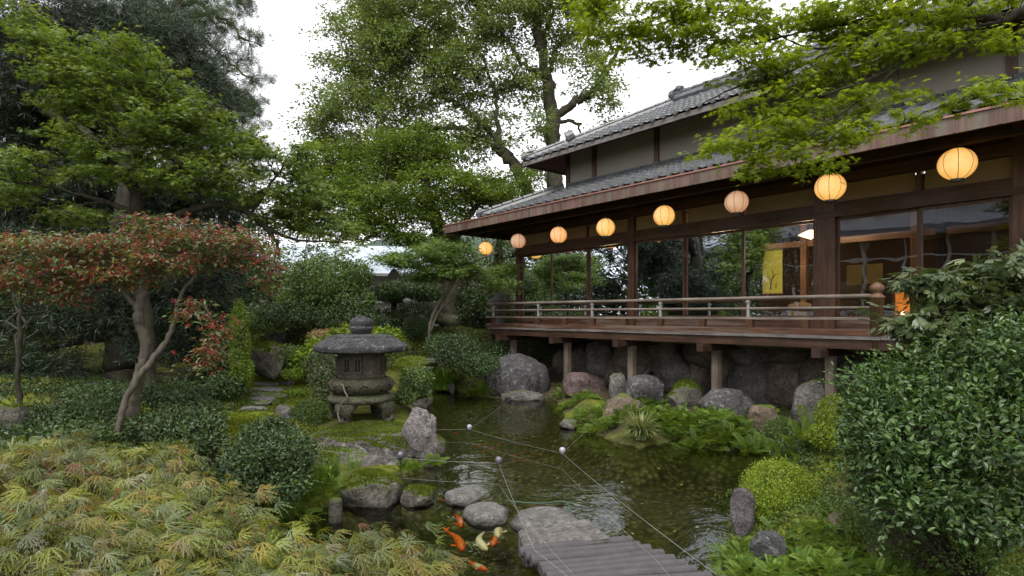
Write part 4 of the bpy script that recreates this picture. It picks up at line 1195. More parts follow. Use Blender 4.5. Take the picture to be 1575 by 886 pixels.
# flagstone path across the lawn
fl = [(383,590,430,597),(400,594,452,602),(378,598,436,606),(374,605,444,612),(372,612,424,620),(372,618,420,628),(362,626,412,636),(424,588,456,594),(640,560,676,566),(636,566,672,573),(646,553,684,559)]
fn = ['topmost left flagstone of the lawn path','broad flagstone near the top of the lawn path','third flagstone of the lawn path','widest flagstone in the middle of the lawn path','fifth flagstone of the lawn path','sixth flagstone of the lawn path','lowest and nearest flagstone of the lawn path','farthest small flagstone of the lawn path','middle stone tread of the far garden steps','lowest stone tread of the far garden steps','topmost stone tread of the far garden steps']
for k, (b, nm) in enumerate(zip(fl, fn)):
    c = T((b[0]+b[2])/2, (b[1]+b[3])/2); rx = (b[2]-b[0])/F*c[1]/2
    rock('flagstone', nm, (c[0], c[1], c[2]+.0), (rx, rx*.55, .075), (RS, RG)[k % 2], 80+k, 'flagstone', flat=.5, rough=.05, group='flagstones of the garden paths', soft=.7)

# ------------------------------------------------------------------ slab and log bridge
def slab():
    zt = .20; a = [G(797,814,zt), G(905,797,zt), G(941,829,zt), G(806,840,zt)]
    th = .16; v = [(*p[:2], zt-th) for p in a] + [(*p[:2], zt) for p in a]
    bm_ = bmesh.new(); vs_ = [bm_.verts.new(p) for p in v]
    for f in ((3,2,1,0),(4,5,6,7),(0,1,5,4),(1,2,6,5),(2,3,7,6),(3,0,4,7)): bm_.faces.new([vs_[k] for k in f])
    bmesh.ops.bevel(bm_, geom=list(bm_.edges), offset=.012, segments=2, affect='EDGES')
    mb = MB(); bm_.verts.ensure_lookup_table()
    for f in bm_.faces: pass
    vv = [w.co[:] for w in bm_.verts]; idx = {w: k for k, w in enumerate(bm_.verts)}
    bm_.verts.index_update()
    byn = {}
    for f in bm_.faces: byn.setdefault(len(f.verts), []).append([w.index for w in f.verts])
    mb.add(vv, *[np.array(x) for x in byn.values()]); bm_.free()
    solo('stone_slab', mb, rock_mat('slab stone', (.105,.096,.086), (.175,.162,.148), .0, scale=2.5, lichen=.2), 'rectangular worn stone slab between the flat stone and the grey log bridge', 'slab')
slab()
zt = .20
Lft = np.array([G(800,841,zt)[:2], G(843,878,zt)[:2]]); Rgt = np.array([G(966,823,zt)[:2], G(1074,868,zt)[:2]])
br = thing('log_bridge', 'footbridge of grey cast concrete logs leading towards the viewer', 'footbridge', (Lft[0][0], Lft[0][1], .0))
rng = np.random.default_rng(4)
dl = (Lft[1]-Lft[0])/5; dr = (Rgt[1]-Rgt[0])/6
M['log'] = plain('cast concrete log', (.066,.060,.062), .85, .25, .45, 14, 0, .5)
for k in range(21):
    a = Lft[0]+dl*k + rng.normal(size=2)*.008; b = Rgt[0]+dr*k*1.0 + rng.normal(size=2)*.012
    r = .0410+rng.uniform(-.003,.002)
    zz = zt-r + (.0 if k < 12 else .0)
    pts = np.array([(*(a+(b-a)*u), zz+.004*math.sin(u*5+k)) for u in np.linspace(0,1,9)])
    mb = MB(); mb.tube(pts, [r*.9]+[r]*7+[r*.9], 14)
    part('log', mb, M['log'], br, smooth=False)
mb = MB()
for u in (.18, .8):
    a = Lft[0]*(1-u)+Rgt[0]*u; b = (Lft[0]+dl*20)*(1-u)+(Rgt[0]+dr*20)*u
    mb.tube([(*a, zt-.14), (*b, zt-.14)], .05, 8)
part('bearer', mb, M['log'], br)
# post stub in the water
g = G(516, 802, 0); mb = MB(); mb.lathe([(0,-.3),(.062,-.3),(.060,0),(.058,.19),(.050,.205),(.040,.196),(0,.196)], 18, (g[0], g[1], 0))
solo('post_stub', mb, RM, 'short round concrete post standing in the water by the left shore', 'post', smooth=False)

# ------------------------------------------------------------------ big snow viewing lantern
LX, LY = -2.20, 8.55
stone_cap = rock_mat('dark lantern cap stone', (.026,.025,.028), (.088,.084,.088), .10, lichen=.45, scale=5)
stone_b = rock_mat('brown lantern stone', (.065,.055,.042), (.15,.13,.10), .25, lichen=.2, scale=5)
stone_g = rock_mat('green stained lantern stone', (.045,.045,.028), (.12,.115,.075), .30, (.06,.075,.02), lichen=.15, scale=5)
yl = thing('stone_lantern', 'big round stone lantern with a wide cap on four curled legs beside the pond', 'stone lantern', (LX, LY, .36))
c0 = (LX, LY, 0)
def lath(nm, prof, mat, mod=None, n=72, par=None, smooth=True):
    mb = MB(); mb.lathe(prof, n, c0, mod); return part(nm, mb, mat, par or yl, smooth=smooth)
cap = lath('cap', [(0,1.578),(.15,1.580),(.30,1.572),(.44,1.556),(.452,1.548),(.455,1.535),(.468,1.530),(.56,1.478),(.645,1.424),(.664,1.412),(.668,1.400),(.668,1.350),(.660,1.338),(.61,1.322),(.36,1.303),(0,1.30)], stone_cap, lambda a: 1+.018*np.cos(6*a)+.004*np.cos(17*a))
lath('finial', [(0,1.57),(.13,1.572),(.14,1.60),(.15,1.62),(.178,1.655),(.170,1.675),(.150,1.685),(.155,1.70),(.168,1.73),(.165,1.775),(.135,1.80),(.10,1.812),(.085,1.815),(.08,1.83),(.05,1.842),(0,1.845)], stone_cap,
     lambda a: 1+.012*np.cos(14*a), par=cap)
box_ = lath('light_box', [(0,1.305),(.335,1.305),(.345,1.29),(.332,1.27),(.330,1.02),(.345,.985),(.350,.955),(0,.955)], stone_b)
dk = plain('painted hollow shade', (.012,.010,.008), .9)
for k in range(4):
    a = math.radians(-98 + 90*k)
    t_ = np.array((-math.sin(a), math.cos(a), 0)); n_ = np.array((math.cos(a), math.sin(a), 0)); cc = np.array((LX, LY, 1.135)) + n_*.322
    mb = MB()
    for sx_ in (-1, 1): mb.obox(cc+t_*sx_*.13-n_*.012, n_*.022, t_*.016, (0,0,.10))
    for sz_ in (-1, 1): mb.obox(cc+(0,0,sz_*.10)+n_*.002, n_*.02, t_*.145, (0,0,.016))
    w_ = part('window_frame', mb, stone_b, box_)
    mb = MB()
    for j_ in range(5): mb.obox(cc+t_*(-.08+.04*j_)+n_*.003, n_*.008, t_*.006, (0,0,.086))
    part('lattice', mb, stone_b, w_)
    mb = MB(); mb.obox(cc-n_*.004, n_*.010, t_*.112, (0,0,.084)); part('shade_panel', mb, dk, w_)  # near-black panel stands in for the shade inside the window opening
lath('lotus_ring', [(0,.955),(.36,.955),(.42,.935),(.452,.90),(.462,.86),(.452,.815),(.425,.765),(.38,.735),(.36,.725),(0,.725)], stone_g, n=144)
mb = MB()
for k in range(14):
    a = k*2*math.pi/14+.1
    for w_, rr_ in ((.19,.012),(.12,.008)):
        pts = []
        for u in np.linspace(-1, 1, 9):
            aa = a + u*w_; zz = .775 + (.10 if w_ > .15 else .06)*math.cos(u*math.pi/2)**.7
            R_ = .462 - max(0, .86-zz)*.30 + .002; pts.append((LX+R_*math.cos(aa), LY+R_*math.sin(aa), zz))
        mb.tube(pts, rr_, 5)
part('lotus_petals', mb, stone_g, yl, smooth=True)
lath('stand', [(0,.73),(.36,.728),(.40,.715),(.455,.690),(.482,.66),(.478,.625),(.44,.595),(.36,.585),(.2,.60),(0,.60)], stone_g)
for k in range(4):
    a = math.radians(-108 + 90*k); n_ = np.array((math.cos(a), math.sin(a)))
    path = [(.30,.64,.13),(.37,.60,.135),(.425,.54,.12),(.435,.47,.095),(.415,.41,.078),(.43,.365,.066),(.475,.355,.055),(.505,.375,.042),(.500,.405,.030),(.475,.410,.02)]
    pts = catmull([(LX+n_[0]*r_, LY+n_[1]*r_, z_, w_) for r_, z_, w_ in path], 4)
    mb = MB()
    t_ = np.array((-n_[1], n_[0], 0))
    # broad outer face: two strands side by side fused by a central one
    P3 = pts[:,:3]; W3 = pts[:,3]
    tt = np.gradient(P3, axis=0); tt = norm(tt); b_ = norm(np.cross(tt, t_)); nn_ = 14
    ang = np.arange(nn_)*2*np.pi/nn_
    ring = P3[:,None,:] + t_[None,None,:]*(np.sign(np.cos(ang))*np.abs(np.cos(ang))**.7)[None,:,None]*(W3*1.25)[:,None,None] + b_[:,None,:]*(np.sign(np.sin(ang))*np.abs(np.sin(ang))**.8)[None,:,None]*(W3*.62)[:,None,None]
    m_ = len(P3); i_ = np.arange(m_-1)[:,None]*nn_; j_ = np.arange(nn_)[None,:]; k_ = (j_+1) % nn_
    mb.add(np.vstack([ring.reshape(-1,3), P3[-1]]), np.stack([i_+j_, i_+k_, i_+nn_+k_, i_+nn_+j_], -1).reshape(-1,4), [((m_-1)*nn_+x, (m_-1)*nn_+(x+1) % nn_, m_*nn_) for x in range(nn_)])
    part('leg', mb, stone_g, yl, smooth=True)
mb = MB(); pts = catmull([(LX-.14,LY-.47,.90),(LX-.10,LY-.50,.80),(LX-.06,LY-.52,.72),(LX-.16,LY-.50,.62),(LX-.19,LY-.52,.50),(LX-.15,LY-.55,.38)], 6)
mb.tube(pts, .011, 6); solo('cable', mb, plain('grey cable', (.13,.12,.09), .6), 'thin grey cable looping down the front of the big stone lantern', 'cable', smooth=True)

# ------------------------------------------------------------------ far stone ornaments
def stack(name, label, cat, px, py, prof, mat, sides=None, lo=None, d=None, sq=False):
    g = T(px, py) if d is None else W(px, py, d)
    t = thing(name, label, cat, g)
    for nm, pr, sd_ in prof:
        mb = MB(); n_ = sd_ or 24
        mb.lathe([(r_, g[2]+z_) for r_, z_ in pr], n_, (g[0], g[1], 0)); part(nm, mb, mat, t, smooth=n_ > 8)
    return t
stack('stone_lantern', 'small stone post lantern with a round head, far behind the big lantern finial', 'stone lantern', 576, 517,
      [('base', [(0,-.15),(.22,-.15),(.22,.12),(0,.12)], 6), ('shaft', [(0,.12),(.12,.12),(.12,.30),(.19,.36),(.19,.44),(0,.44)], 16), ('head', [(0,.43),(.12,.44),(.17,.50),(.18,.57),(.13,.66),(.04,.70),(0,.70)], 20)], RG, d=16.5)
stack('stone_lantern', 'slim square stone pillar lantern in the shade left of the deck end', 'stone lantern', 766, 500,
      [('base', [(0,-.2),(.26,-.2),(.26,.0),(0,.0)], 4), ('shaft', [(0,0),(.17,0),(.16,.30),(0,.30)], 4), ('light_box', [(0,.30),(.20,.30),(.20,.64),(0,.64)], 4), ('cap', [(0,.63),(.30,.64),(.24,.72),(.06,.86),(0,.88)], 4)], RD, d=16.2)
stack('garden_lantern', 'dark thatched garden lantern with a bell shaped roof on a post in the back shrubs', 'garden lantern', 606, 520,
      [('post', [(0,0),(.09,0),(.09,1.05),(0,1.05)], 8), ('light_box', [(0,1.05),(.28,1.05),(.28,1.12),(.2,1.14),(.2,1.38),(0,1.38)], 6), ('roof', [(0,1.36),(.42,1.36),(.36,1.52),(.25,1.72),(.16,1.92),(.06,2.06),(0,2.08)], 18)], plain('dark thatch', (.03,.027,.022), .9, .2, .4, 20), d=17.5)
rk(752,508,790,520, 1.3, 'low plinth stone under the slim pillar lantern', RM, 71, .9, d=16.0)

# ------------------------------------------------------------------ fishing net posts with ball heads and lines over the pond
line_m = plain('nylon line', (.22,.21,.195), .5, .4, .1)
pm = plain('dark steel rod', (.03,.028,.025), .4, .6)
ball_m = plain('pale glazed ball', (.27,.26,.29), .18, .8, .25, 14)
ball_d = plain('purple grey ball', (.10,.088,.11), .25, .7, .3, 14)
heads = {'a': (722,657,.35,ball_m,'far pond post with a pale ball head, near the big boulder'), 'b': (865,693,.40,ball_m,'pond post with a shiny grey ball head right of the other three'),
         'c': (767,708,.42,ball_d,'pond post with a purple grey ball head near the stepping stones'), 'd': (616,700,.42,ball_d,'dark ball headed post in front of the rock under the stone lantern')}
HP = {}
for k, (x, y, z, bmat, lb) in heads.items():
    g = G(x, y, z); HP[k] = g
    t = thing('pond_post', lb, 'post', (g[0], g[1], -.35), group='ball headed posts in the pond')
    mb = MB(); mb.tube([(g[0],g[1],-.38),(g[0],g[1],z-.02)], .0035, 6); part('rod', mb, pm, t)
    mb = MB(); mb.lathe([(0,z-.048),(.014,z-.044),(.03,z-.018),(.036,z+.004),(.030,z+.026),(.014,z+.036),(0,z+.037)], 16, (g[0],g[1],0)); part('ball', mb, bmat, t, smooth=True)
    mb = MB(); mb.lathe([(0,z-.085),(.009,z-.085),(.012,z-.045),(0,z-.045)], 10, (g[0],g[1],0)); part('neck', mb, pm, t)
def line(pts, lb, r=.0014):
    out_ = []
    for a, b in zip(pts[:-1], pts[1:]):
        a, b = np.array(a), np.array(b)
        for u in np.linspace(0, 1, 9)[:-1]: out_.append(a*(1-u)+b*u-(0,0,.02*4*u*(1-u)*min(1,np.linalg.norm(b-a)/3)))
    out_.append(np.array(pts[-1]))
    mb = MB(); mb.tube(out_, r, 5); solo('net_line', mb, line_m, lb, 'line', group='lines strung over the pond')
dn = np.array((0,0,-.03)); lo_w = np.array((0,0,-.17))
A_, B_, C_, D_ = (HP[k]+dn for k in 'abcd')
Z_ = np.array((.75, 2.0, .55)); Z2 = np.array((1.05, 2.1, .35))
line([G(672,661,.36), A_, B_, G(1102,884,.62)], 'upper line from the lantern rock past the far posts down to the lower right')
line([G(480,691,.5), D_, C_, G(822,846,.42), Z_], 'upper line from the left shore past the two dark posts and over the bridge')
line([G(672,680,.3), A_+lo_w, B_+lo_w, G(1010,862,.35), Z2], 'lower line beneath the one past the far posts', .0010)
line([D_+lo_w*1.2, C_+lo_w*1.2, G(818,812,.28), Z_-(0,0,.15)], 'lower line beneath the one past the two dark posts', .0010)
line([A_, L2W(8.9, S(852,8.9), .75)], 'line from the far post up to the bank by the huge boulder', .0010)
line([B_, L2W(8.7, S(1000,8.7), .9)], 'line from the shiny ball post up to the deck stilts', .0010)
mb = MB(); pts = catmull([G(785,771,.17), G(830,774,.18), G(868,772,.175), G(880,790,.18)], 6); mb.tube(pts, .004, 5)
solo('green_cord', mb, plain('green cord', (.04,.10,.07), .6), 'green cord lying across the flat stone before the slab', 'cord')

# ------------------------------------------------------------------ koi
def koi_mat(name, a, b, sc_=7, th_=.5):
    m, t, out = newmat(name); n = nz(t, sc_, 3, .5, coords(t))
    princ(t, out, ramp(t, [a, b], n.outputs[0], [th_-.04, th_+.04]), .35, .5); return m
K_or = koi_mat('orange koi', (.62,.07,.010), (.72,.15,.03), 14); K_mix = koi_mat('orange and white koi', (.62,.08,.012), (.50,.46,.40), 9, .58)
K_wh = koi_mat('pale koi', (.80,.76,.72), (.78,.38,.14), 9, .60); K_rd = koi_mat('red goldfish', (.30,.04,.012), (.38,.075,.02))
def fish(tip, head, mat, lb, z=-.05, curve=.15, wid=1.0, group=None, finm=None, name='koi'):
    z = z - .035
    a, b = G(*tip, z), G(*head, z)
    t = thing(name, lb, 'koi' if name == 'koi' else 'goldfish', (b+a)/2, group=group)
    L = np.linalg.norm(b-a); d = (b-a)/L; s = np.array((-d[1], d[0], 0))
    us = np.linspace(0, 1, 13)
    spine = [a + d*L*(.16+.84*u) + s*curve*L*math.sin(u*math.pi)*.5 for u in us]
    rad = np.interp(us, [0,.08,.25,.5,.72,.88,.97,1], [.016,.018,.036,.066,.075,.062,.036,.012])*L*wid*.95
    mb = MB(); mb.tube(spine, rad, 12, flat=1.1); body = part('body', mb, mat, t, smooth=True)
    def fin(base, dirs, sp, l):
        e = base + dirs*l; w = np.cross(dirs, (0,0,1)); return [base-w*sp*.25, e-w*sp, e-dirs*l*.25, e+w*sp, base+w*sp*.25]
    tl = a + d*L*.17; dd = -d + s*curve*1.5; dd /= np.linalg.norm(dd)
    mb = MB(); v = fin(tl, dd, .06*L, .20*L); mb.add(v, [(0,1,2),(0,2,4),(4,2,3)]); part('tail_fin', mb, finm or mat, t)
    mb = MB()
    for sg in (-1, 1):
        p_ = spine[9] + s*sg*rad[9]*.8; e = p_ + s*sg*.085*L - d*.06*L
        mb.add([p_+d*.02*L, e+d*.03*L, e-d*.04*L, p_-d*.03*L], [(0,1,2),(0,2,3)])
    part('side_fins', mb, finm or mat, t)
    mb = MB(); m1, m2, m3 = spine[4]+(0,0,rad[4]), spine[6]+(0,0,rad[6]+.03*L), spine[8]+(0,0,rad[8]*.9); mb.add([m1,m2,m3,(m1+m3)/2-(0,0,.02*L)], [(0,1,2),(0,2,3)]); part('back_fin', mb, finm or mat, t)
fish((683,812),(711,847), K_or, 'long vivid orange koi with its tail towards the left shore', -.03, .12)
fish((696,786),(709,811), K_or, 'orange koi below the small one, pointing to the viewer', -.07, .1)
fish((706,773),(697,790), K_or, 'small dark orange koi nearest to the heart shaped stepping stone', -.09, -.1)
fish((766,794),(766,826), K_wh, 'cream koi with an orange head beside the flat stones', -.03, .0, 1.15)
fish((745,813),(750,846), K_wh, 'white koi curving left of the cream one', -.03, -.25, 1.05)
fish((760,816),(757,840), K_or, 'orange koi squeezed between the two pale ones', -.07, .1, 1.1)
fish((714,858),(750,877), K_mix, 'orange and white koi nearest to the viewer', -.02, -.15, 1.15)
fish((760,800),(744,806), K_rd, 'dim red koi deep under the cream one', -.16, .1)
fish((672,767),(684,771), K_rd, 'tiny red koi beside the round mossy stone', -.08, .1, 1.1)
rng = np.random.default_rng(9)
gp = [(727,682),(742,684),(757,686),(748,690),(735,688),(762,690),(790,700),(803,703),(812,708),(795,709),(823,702),(700,666),(742,695),(768,683),(724,691),(805,695),(832,700)]
for k, (x, y) in enumerate(gp):
    a = rng.uniform(-.5,.5); L = rng.uniform(4, 8)
    fish((x-L*math.cos(a), y-L*.35*math.sin(a)), (x+L*.5, y+L*.3*math.sin(a)), K_rd, 'small red goldfish in the loose school beyond the ball headed posts', -.09-rng.uniform(0,.05), rng.uniform(-.2,.2), 1.1, 'small red goldfish of the far school', name='goldfish')

# ------------------------------------------------------------------ foliage materials
B_brown = bark_mat('brown bark', (.028,.022,.016), (.085,.066,.048), 12, .35)
B_dark = bark_mat('dark bark', (.012,.010,.008), (.045,.036,.028), 14, .2)
B_moss = bark_mat('mossy bark', (.028,.024,.017), (.080,.068,.050), 10, .4)
B_pale = bark_mat('pale smooth bark', (.045,.038,.030), (.125,.106,.086), 11, .25)
B_red = bark_mat('reddish twig', (.06,.028,.018), (.14,.075,.05), 20)
Lm = dict(
 camphor=leaf_mat('broadleaf foliage', [(.065,.098,.028),(.105,.150,.040),(.165,.205,.062)], .42, .35),
 camphor2=leaf_mat('fresh broadleaf foliage', [(.045,.085,.016),(.085,.135,.022),(.150,.185,.030)], .45, .38),
 mapleR=leaf_mat('bright maple foliage', [(.080,.125,.010),(.130,.185,.014),(.195,.240,.022)], .5, .5, .25, .25),
 mapleL=leaf_mat('olive maple foliage', [(.050,.088,.018),(.092,.140,.028),(.150,.190,.048)], .48, .4, .35, .35),
 mapleC=leaf_mat('soft green maple foliage', [(.055,.095,.024),(.085,.140,.034),(.120,.170,.045)], .5, .4),
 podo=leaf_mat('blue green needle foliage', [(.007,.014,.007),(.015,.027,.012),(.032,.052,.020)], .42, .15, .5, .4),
 pine=leaf_mat('pine needles', [(.024,.045,.018),(.045,.075,.030),(.08,.11,.045)], .5, .2),
 berry=leaf_mat('leaves of the berry tree', [(.040,.072,.020),(.075,.105,.034),(.10,.095,.038),(.135,.060,.040)], .42, .3, .45),
 dark=leaf_mat('dark shrub foliage', [(.018,.036,.013),(.034,.060,.019),(.066,.098,.028)], .40, .25, .4, .4),
 mid=leaf_mat('mid green shrub foliage', [(.036,.066,.016),(.064,.105,.022),(.10,.145,.032)], .42, .3, .4),
 lime=leaf_mat('lime green foliage', [(.075,.125,.014),(.120,.185,.018),(.175,.235,.030)], .5, .35, .3),
 gold=leaf_mat('golden azalea foliage', [(.075,.115,.008),(.125,.180,.012),(.180,.225,.022)], .5, .3, .3, .25),
 cam=leaf_mat('glossy camellia leaves', [(.020,.044,.012),(.036,.074,.016),(.070,.115,.026)], .36, .2, .5, .3),
 nand=leaf_mat('nandina leaves', [(.035,.058,.022),(.062,.088,.034),(.110,.125,.055)], .38, .25, .5),
 lace=leaf_mat('laceleaf maple leaves', [(.025,.045,.012),(.080,.110,.012),(.145,.150,.012),(.045,.070,.018),(.110,.130,.050),(.125,.140,.012),(.155,.105,.016),(.060,.090,.028),(.165,.170,.100),(.11,.045,.022)], .40, .3, .45, .4, (1.3,1.2,.4)),
 fern=leaf_mat('fern fronds', [(.050,.090,.014),(.088,.145,.020),(.135,.195,.032)], .5, .4, .3),
 grass=leaf_mat('grass blades', [(.070,.130,.016),(.105,.180,.024),(.150,.225,.036)], .45, .3, .4),
 vgrass=leaf_mat('striped grass blades', [(.09,.13,.03),(.15,.18,.06),(.26,.27,.13)], .45, .3, .4),
 ivy=leaf_mat('creeper leaves', [(.030,.060,.012),(.060,.100,.018),(.100,.150,.026)], .4, .3, .4),
 pinkf=leaf_mat('faded flower heads', [(.20,.13,.07),(.28,.19,.10),(.22,.20,.09)], .7, .3, .2),
 moss=leaf_mat('moss tufts', [(.085,.120,.010),(.130,.165,.014),(.180,.205,.024)], .8, .3, .1),
)
berry_m = plain('red berries', (.26,.014,.014), .3, .6, .25, 40)
dia = T_diamond(); nar = T_diamond(.15, .05); wide = T_diamond(.34, .08); ova = T_ovate(); ovan = T_ovate(.17, .05, -.15)
star7 = T_star(7); star5 = T_star(5, .32); laces = [T_lace(s) for s in range(5)]
tuft = [T_tuft(10, .035, 1.25, s) for s in range(3)]; ptuft = [T_tuft(12, .022, 1.1, s+5) for s in range(3)]
spray = [T_spray(9, .075, s) for s in range(3)]
frond = [T_frond(13, a, .19, i) for i, a in enumerate((.45,.6,.8))]

# ------------------------------------------------------------------ far behind the garden
hb = MB()
for k, (x0, x1, h) in enumerate([(-220,-60,58),(-110,20,40),(-10,160,52)]):
    pass
gx = np.linspace(-420, 420, 90); gy = np.linspace(330, 520, 14); GX, GY = np.meshgrid(gx, gy)
pr = np.sin(np.clip((GY-330)/190, 0, 1)*math.pi*.5)
GZ = 1 + pr*(62 + 22*np.sin(GX/70+1.3) + 9*np.sin(GX/23) + 3*np.sin(GX/7.1+GY/9)); GZ += np.random.default_rng(2).normal(size=GZ.shape)*1.6*pr
n_ = len(gx); i = np.arange(len(gy)-1)[:,None]*n_; j = np.arange(n_-1)[None,:]
hb.add(np.c_[GX.ravel(),GY.ravel(),GZ.ravel()], np.stack([i+j,i+j+1,i+n_+j+1,i+n_+j],-1).reshape(-1,4))
solo('hills', hb, plain('wooded hillside', (.055,.075,.06), .9, .1, .5, .08), base=(0,420,0), kind='structure', smooth=True)
# white walled house with a grey blue roof beyond the hedge
bh = thing('neighbour_house', 'white walled house with a blue grey metal roof glimpsed between the far trees', 'house', (-8.0, 31, 1.6))
mb = MB(); mb.box(-13.5, -2.5, 31, 37, 1.4, 4.1); part('wall', mb, plain('white render', (.55,.56,.58), .85, .2, .05), bh)
mb = MB(); mb.add([(-14.2,30.3,4.0),(-1.8,30.3,4.0),(-2.6,34.2,5.9),(-13.4,34.2,5.9),(-14.2,38,4.0),(-1.8,38,4.0)], [(0,1,2,3),(3,2,5,4)], [(0,3,4),(1,5,2)])
part('roof', mb, plain('haze paled blue roof sheet', (.33,.38,.43), .5, .4, .12, 3), bh)  # roof colour lightened to stand in for distant haze
mb = MB(); mb.box(-13.9, -2.1, 30.22, 30.34, 3.88, 4.02); part('gutter', mb, M['iron'], bh)
for k, x in enumerate((-12.2,-9.6,-7.0,-4.6)):
    mb = MB(); mb.box(x-.6, x+.6, 30.95, 30.995, 2.2, 3.3); w_ = part('window', mb, M['iron'], bh)
    mb = MB(); mb.box(x-.54, x+.54, 30.93, 30.945, 2.26, 3.24); part('pane', mb, plain('dark pane', (.05,.06,.08), .1, .8), w_)
wl = MB(); wl.box(-9.5, 1.5, 24.2, 24.4, 1.2, 2.35); wl.box(-9.6, 1.6, 24.1, 24.5, 2.35, 2.45)
solo('garden_wall', wl, plain('pale garden wall', (.48,.47,.45), .85, .2, .12, 1.5), 'pale rendered garden wall behind the far shrubs', 'wall')

# annex wing across the garden, left of the picture: the veranda panes mirror it
an = lthing('annex_building', 'grey rendered annex with dark glazed galleries mirrored in the veranda panes', 'building', -13, 14, 1.0)
mb = MB(); mb.box(-20, -13, 3, 24, .8, 2.0); mb.box(-20, -14, 3, 24, 2.0, 7.2); part('wall', mb, plain('pale grey render', (.60,.61,.63), .85, .2, .08), an)
mb = MB(); mb.box(-13.95, -13.9, 3, 24, 2.0, 5.6); part('gallery_glass', mb, plain('dark gallery glass', (.012,.014,.02), .15, .6), an)
mb = MB()
for s in np.arange(3, 24.1, 1.75): mb.box(-13.9, -13.8, s-.06, s+.06, 2.0, 5.6)
for z in (2.0, 4.6, 5.56): mb.box(-13.91, -13.78, 3, 24, z, z+.09)
part('gallery_frame', mb, plain('white frame paint', (.62,.62,.62), .5), an)
mb = MB(); mb.add([(-12.6,2.5,5.75),(-12.6,24.5,5.75),(-14.2,24.5,6.4),(-14.2,2.5,6.4)], [(0,1,2,3)]); mb.box(-12.66, -12.58, 2.5, 24.5, 5.6, 5.76); part('canopy_roof', mb, M['tile'], an)
mb = MB(); mb.box(-20.3, -13.7, 2.7, 24.3, 7.2, 7.45); part('roof', mb, M['tile'], an)
# ------------------------------------------------------------------ trees
tree('camphor_tree', 'tall spreading broadleaf tree with two mossy trunks rising behind the teahouse roof', 'tree',
 [[(846,500,20,0.360),(850,400,20,0.317),(852,300,20,0.288),(851,223,20,0.266),(846,153,20,0.223),(840,119,20,0.202),(829,58,20,0.144),(823,0,20,0.108),(820,-80,20,0.058)],
  [(852,215,20,0.216),(857,180,20,0.158),(880,163,19.7,0.144),(901,150,19.5,0.122),(920,130,19,0.108),(934,108,19,0.086),(950,75,18.6,0.050)],
  [(841,121,20,0.144),(820,108,20,0.094),(801,96,20,0.079),(785,68,20,0.072),(768,42,20,0.058),(743,15,20,0.036)],
  [(846,110,20,0.130),(852,85,20,0.094),(866,60,20,0.079),(890,54,20,0.065),(912,46,20,0.036)],
  [(832,60,20,0.108),(845,30,20,0.065),(875,-20,20,0.036)],
  [(838,420,20,0.259),(818,320,20,0.238),(803,278,20,0.223),(786,248,20,0.209),(770,230,20,0.187),(751,217,20,0.122),(728,206,20,0.108),(705,196,20,0.086),(655,199,20.3,0.065),(593,180,20.6,0.036)],
  [(772,231,20,0.144),(752,200,20,0.101),(724,175,20,0.094),(705,160,20,0.086),(680,150,20,0.072),(655,138,20,0.058),(600,110,21,0.029)],
  [(770,230,20,0.108),(764,195,20,0.086),(762,150,20,0.065),(745,90,20,0.043)],
  [(848,190,20,0.086),(885,188,20,0.058),(893,205,20,0.036)],
  [(700,58,22,0.036),(690,20,22,0.072),(660,-40,22,0.058)]],
 [(600,60,21.5,70,62,2.5),(545,110,22,62,60,2.2),(505,190,22,40,50,2),(560,190,21.5,80,60,2.5),(650,120,21,80,66,2.5),(640,20,21,90,60,2.2),(720,30,20.5,70,50,2),(720,120,20.5,60,58,2),
  (700,220,20.5,64,40,1.8),(640,240,21,80,46,2),(790,30,20,62,44,2),(800,130,20.3,44,42,1.6),(870,30,20,62,44,2),(900,95,19.5,50,34,1.4),(935,150,19,36,36,1.2),(905,215,19.5,40,30,1.2),
  (760,205,20.2,46,34,1.4),(560,20,22,50,50,2),(540,260,21.5,70,44,2),(770,-30,20,120,40,2),(880,-30,20,100,40,2),(830,190,19,18,30,.8),(822,255,21,20,24,1),(600,290,21,60,40,1.6)],
 1750, 78, [nar, dia], .130, Lm['camphor'], B_moss, .36, .6, 11, droop=.25, twig=.010, secr=.06, wob=.04, sides=10, lumpy=.35, nup=.45)
tree('broadleaf_tree', 'middle height fresh green tree with a stout trunk left of the veranda end', 'tree',
 [[(690,500,18,.50),(692,470,18,.36),(694,430,18,.32),(688,390,18,.28),(668,330,18.3,.2),(650,260,18.6,.13),(640,200,19,.06)],
  [(690,412,18,.2),(668,395,17.8,.14),(649,384,17.6,.13),(622,366,17.5,.11),(597,350,17.4,.09),(565,335,17.4,.05)],
  [(689,400,18,.2),(705,360,18,.14),(730,320,18,.09),(760,290,18,.05)]],
 [(600,318,17.5,70,34,1.6),(540,300,18.5,66,44,1.8),(672,300,18.3,74,46,1.8),(735,300,18.2,56,40,1.6),(620,368,17.2,52,20,1),(500,260,20,44,42,1.6),(690,360,17.6,60,26,1.2),(770,310,18.8,46,30,1.2),(560,350,17.2,50,20,1),(640,240,19,90,40,1.6),(790,290,19.5,46,30,1.2),(470,330,19,36,34,1.2)],
 900, 70, [dia, wide], .10, Lm['camphor2'], B_moss, .40, .35, 12, twig=.01, secr=.05, sides=10)
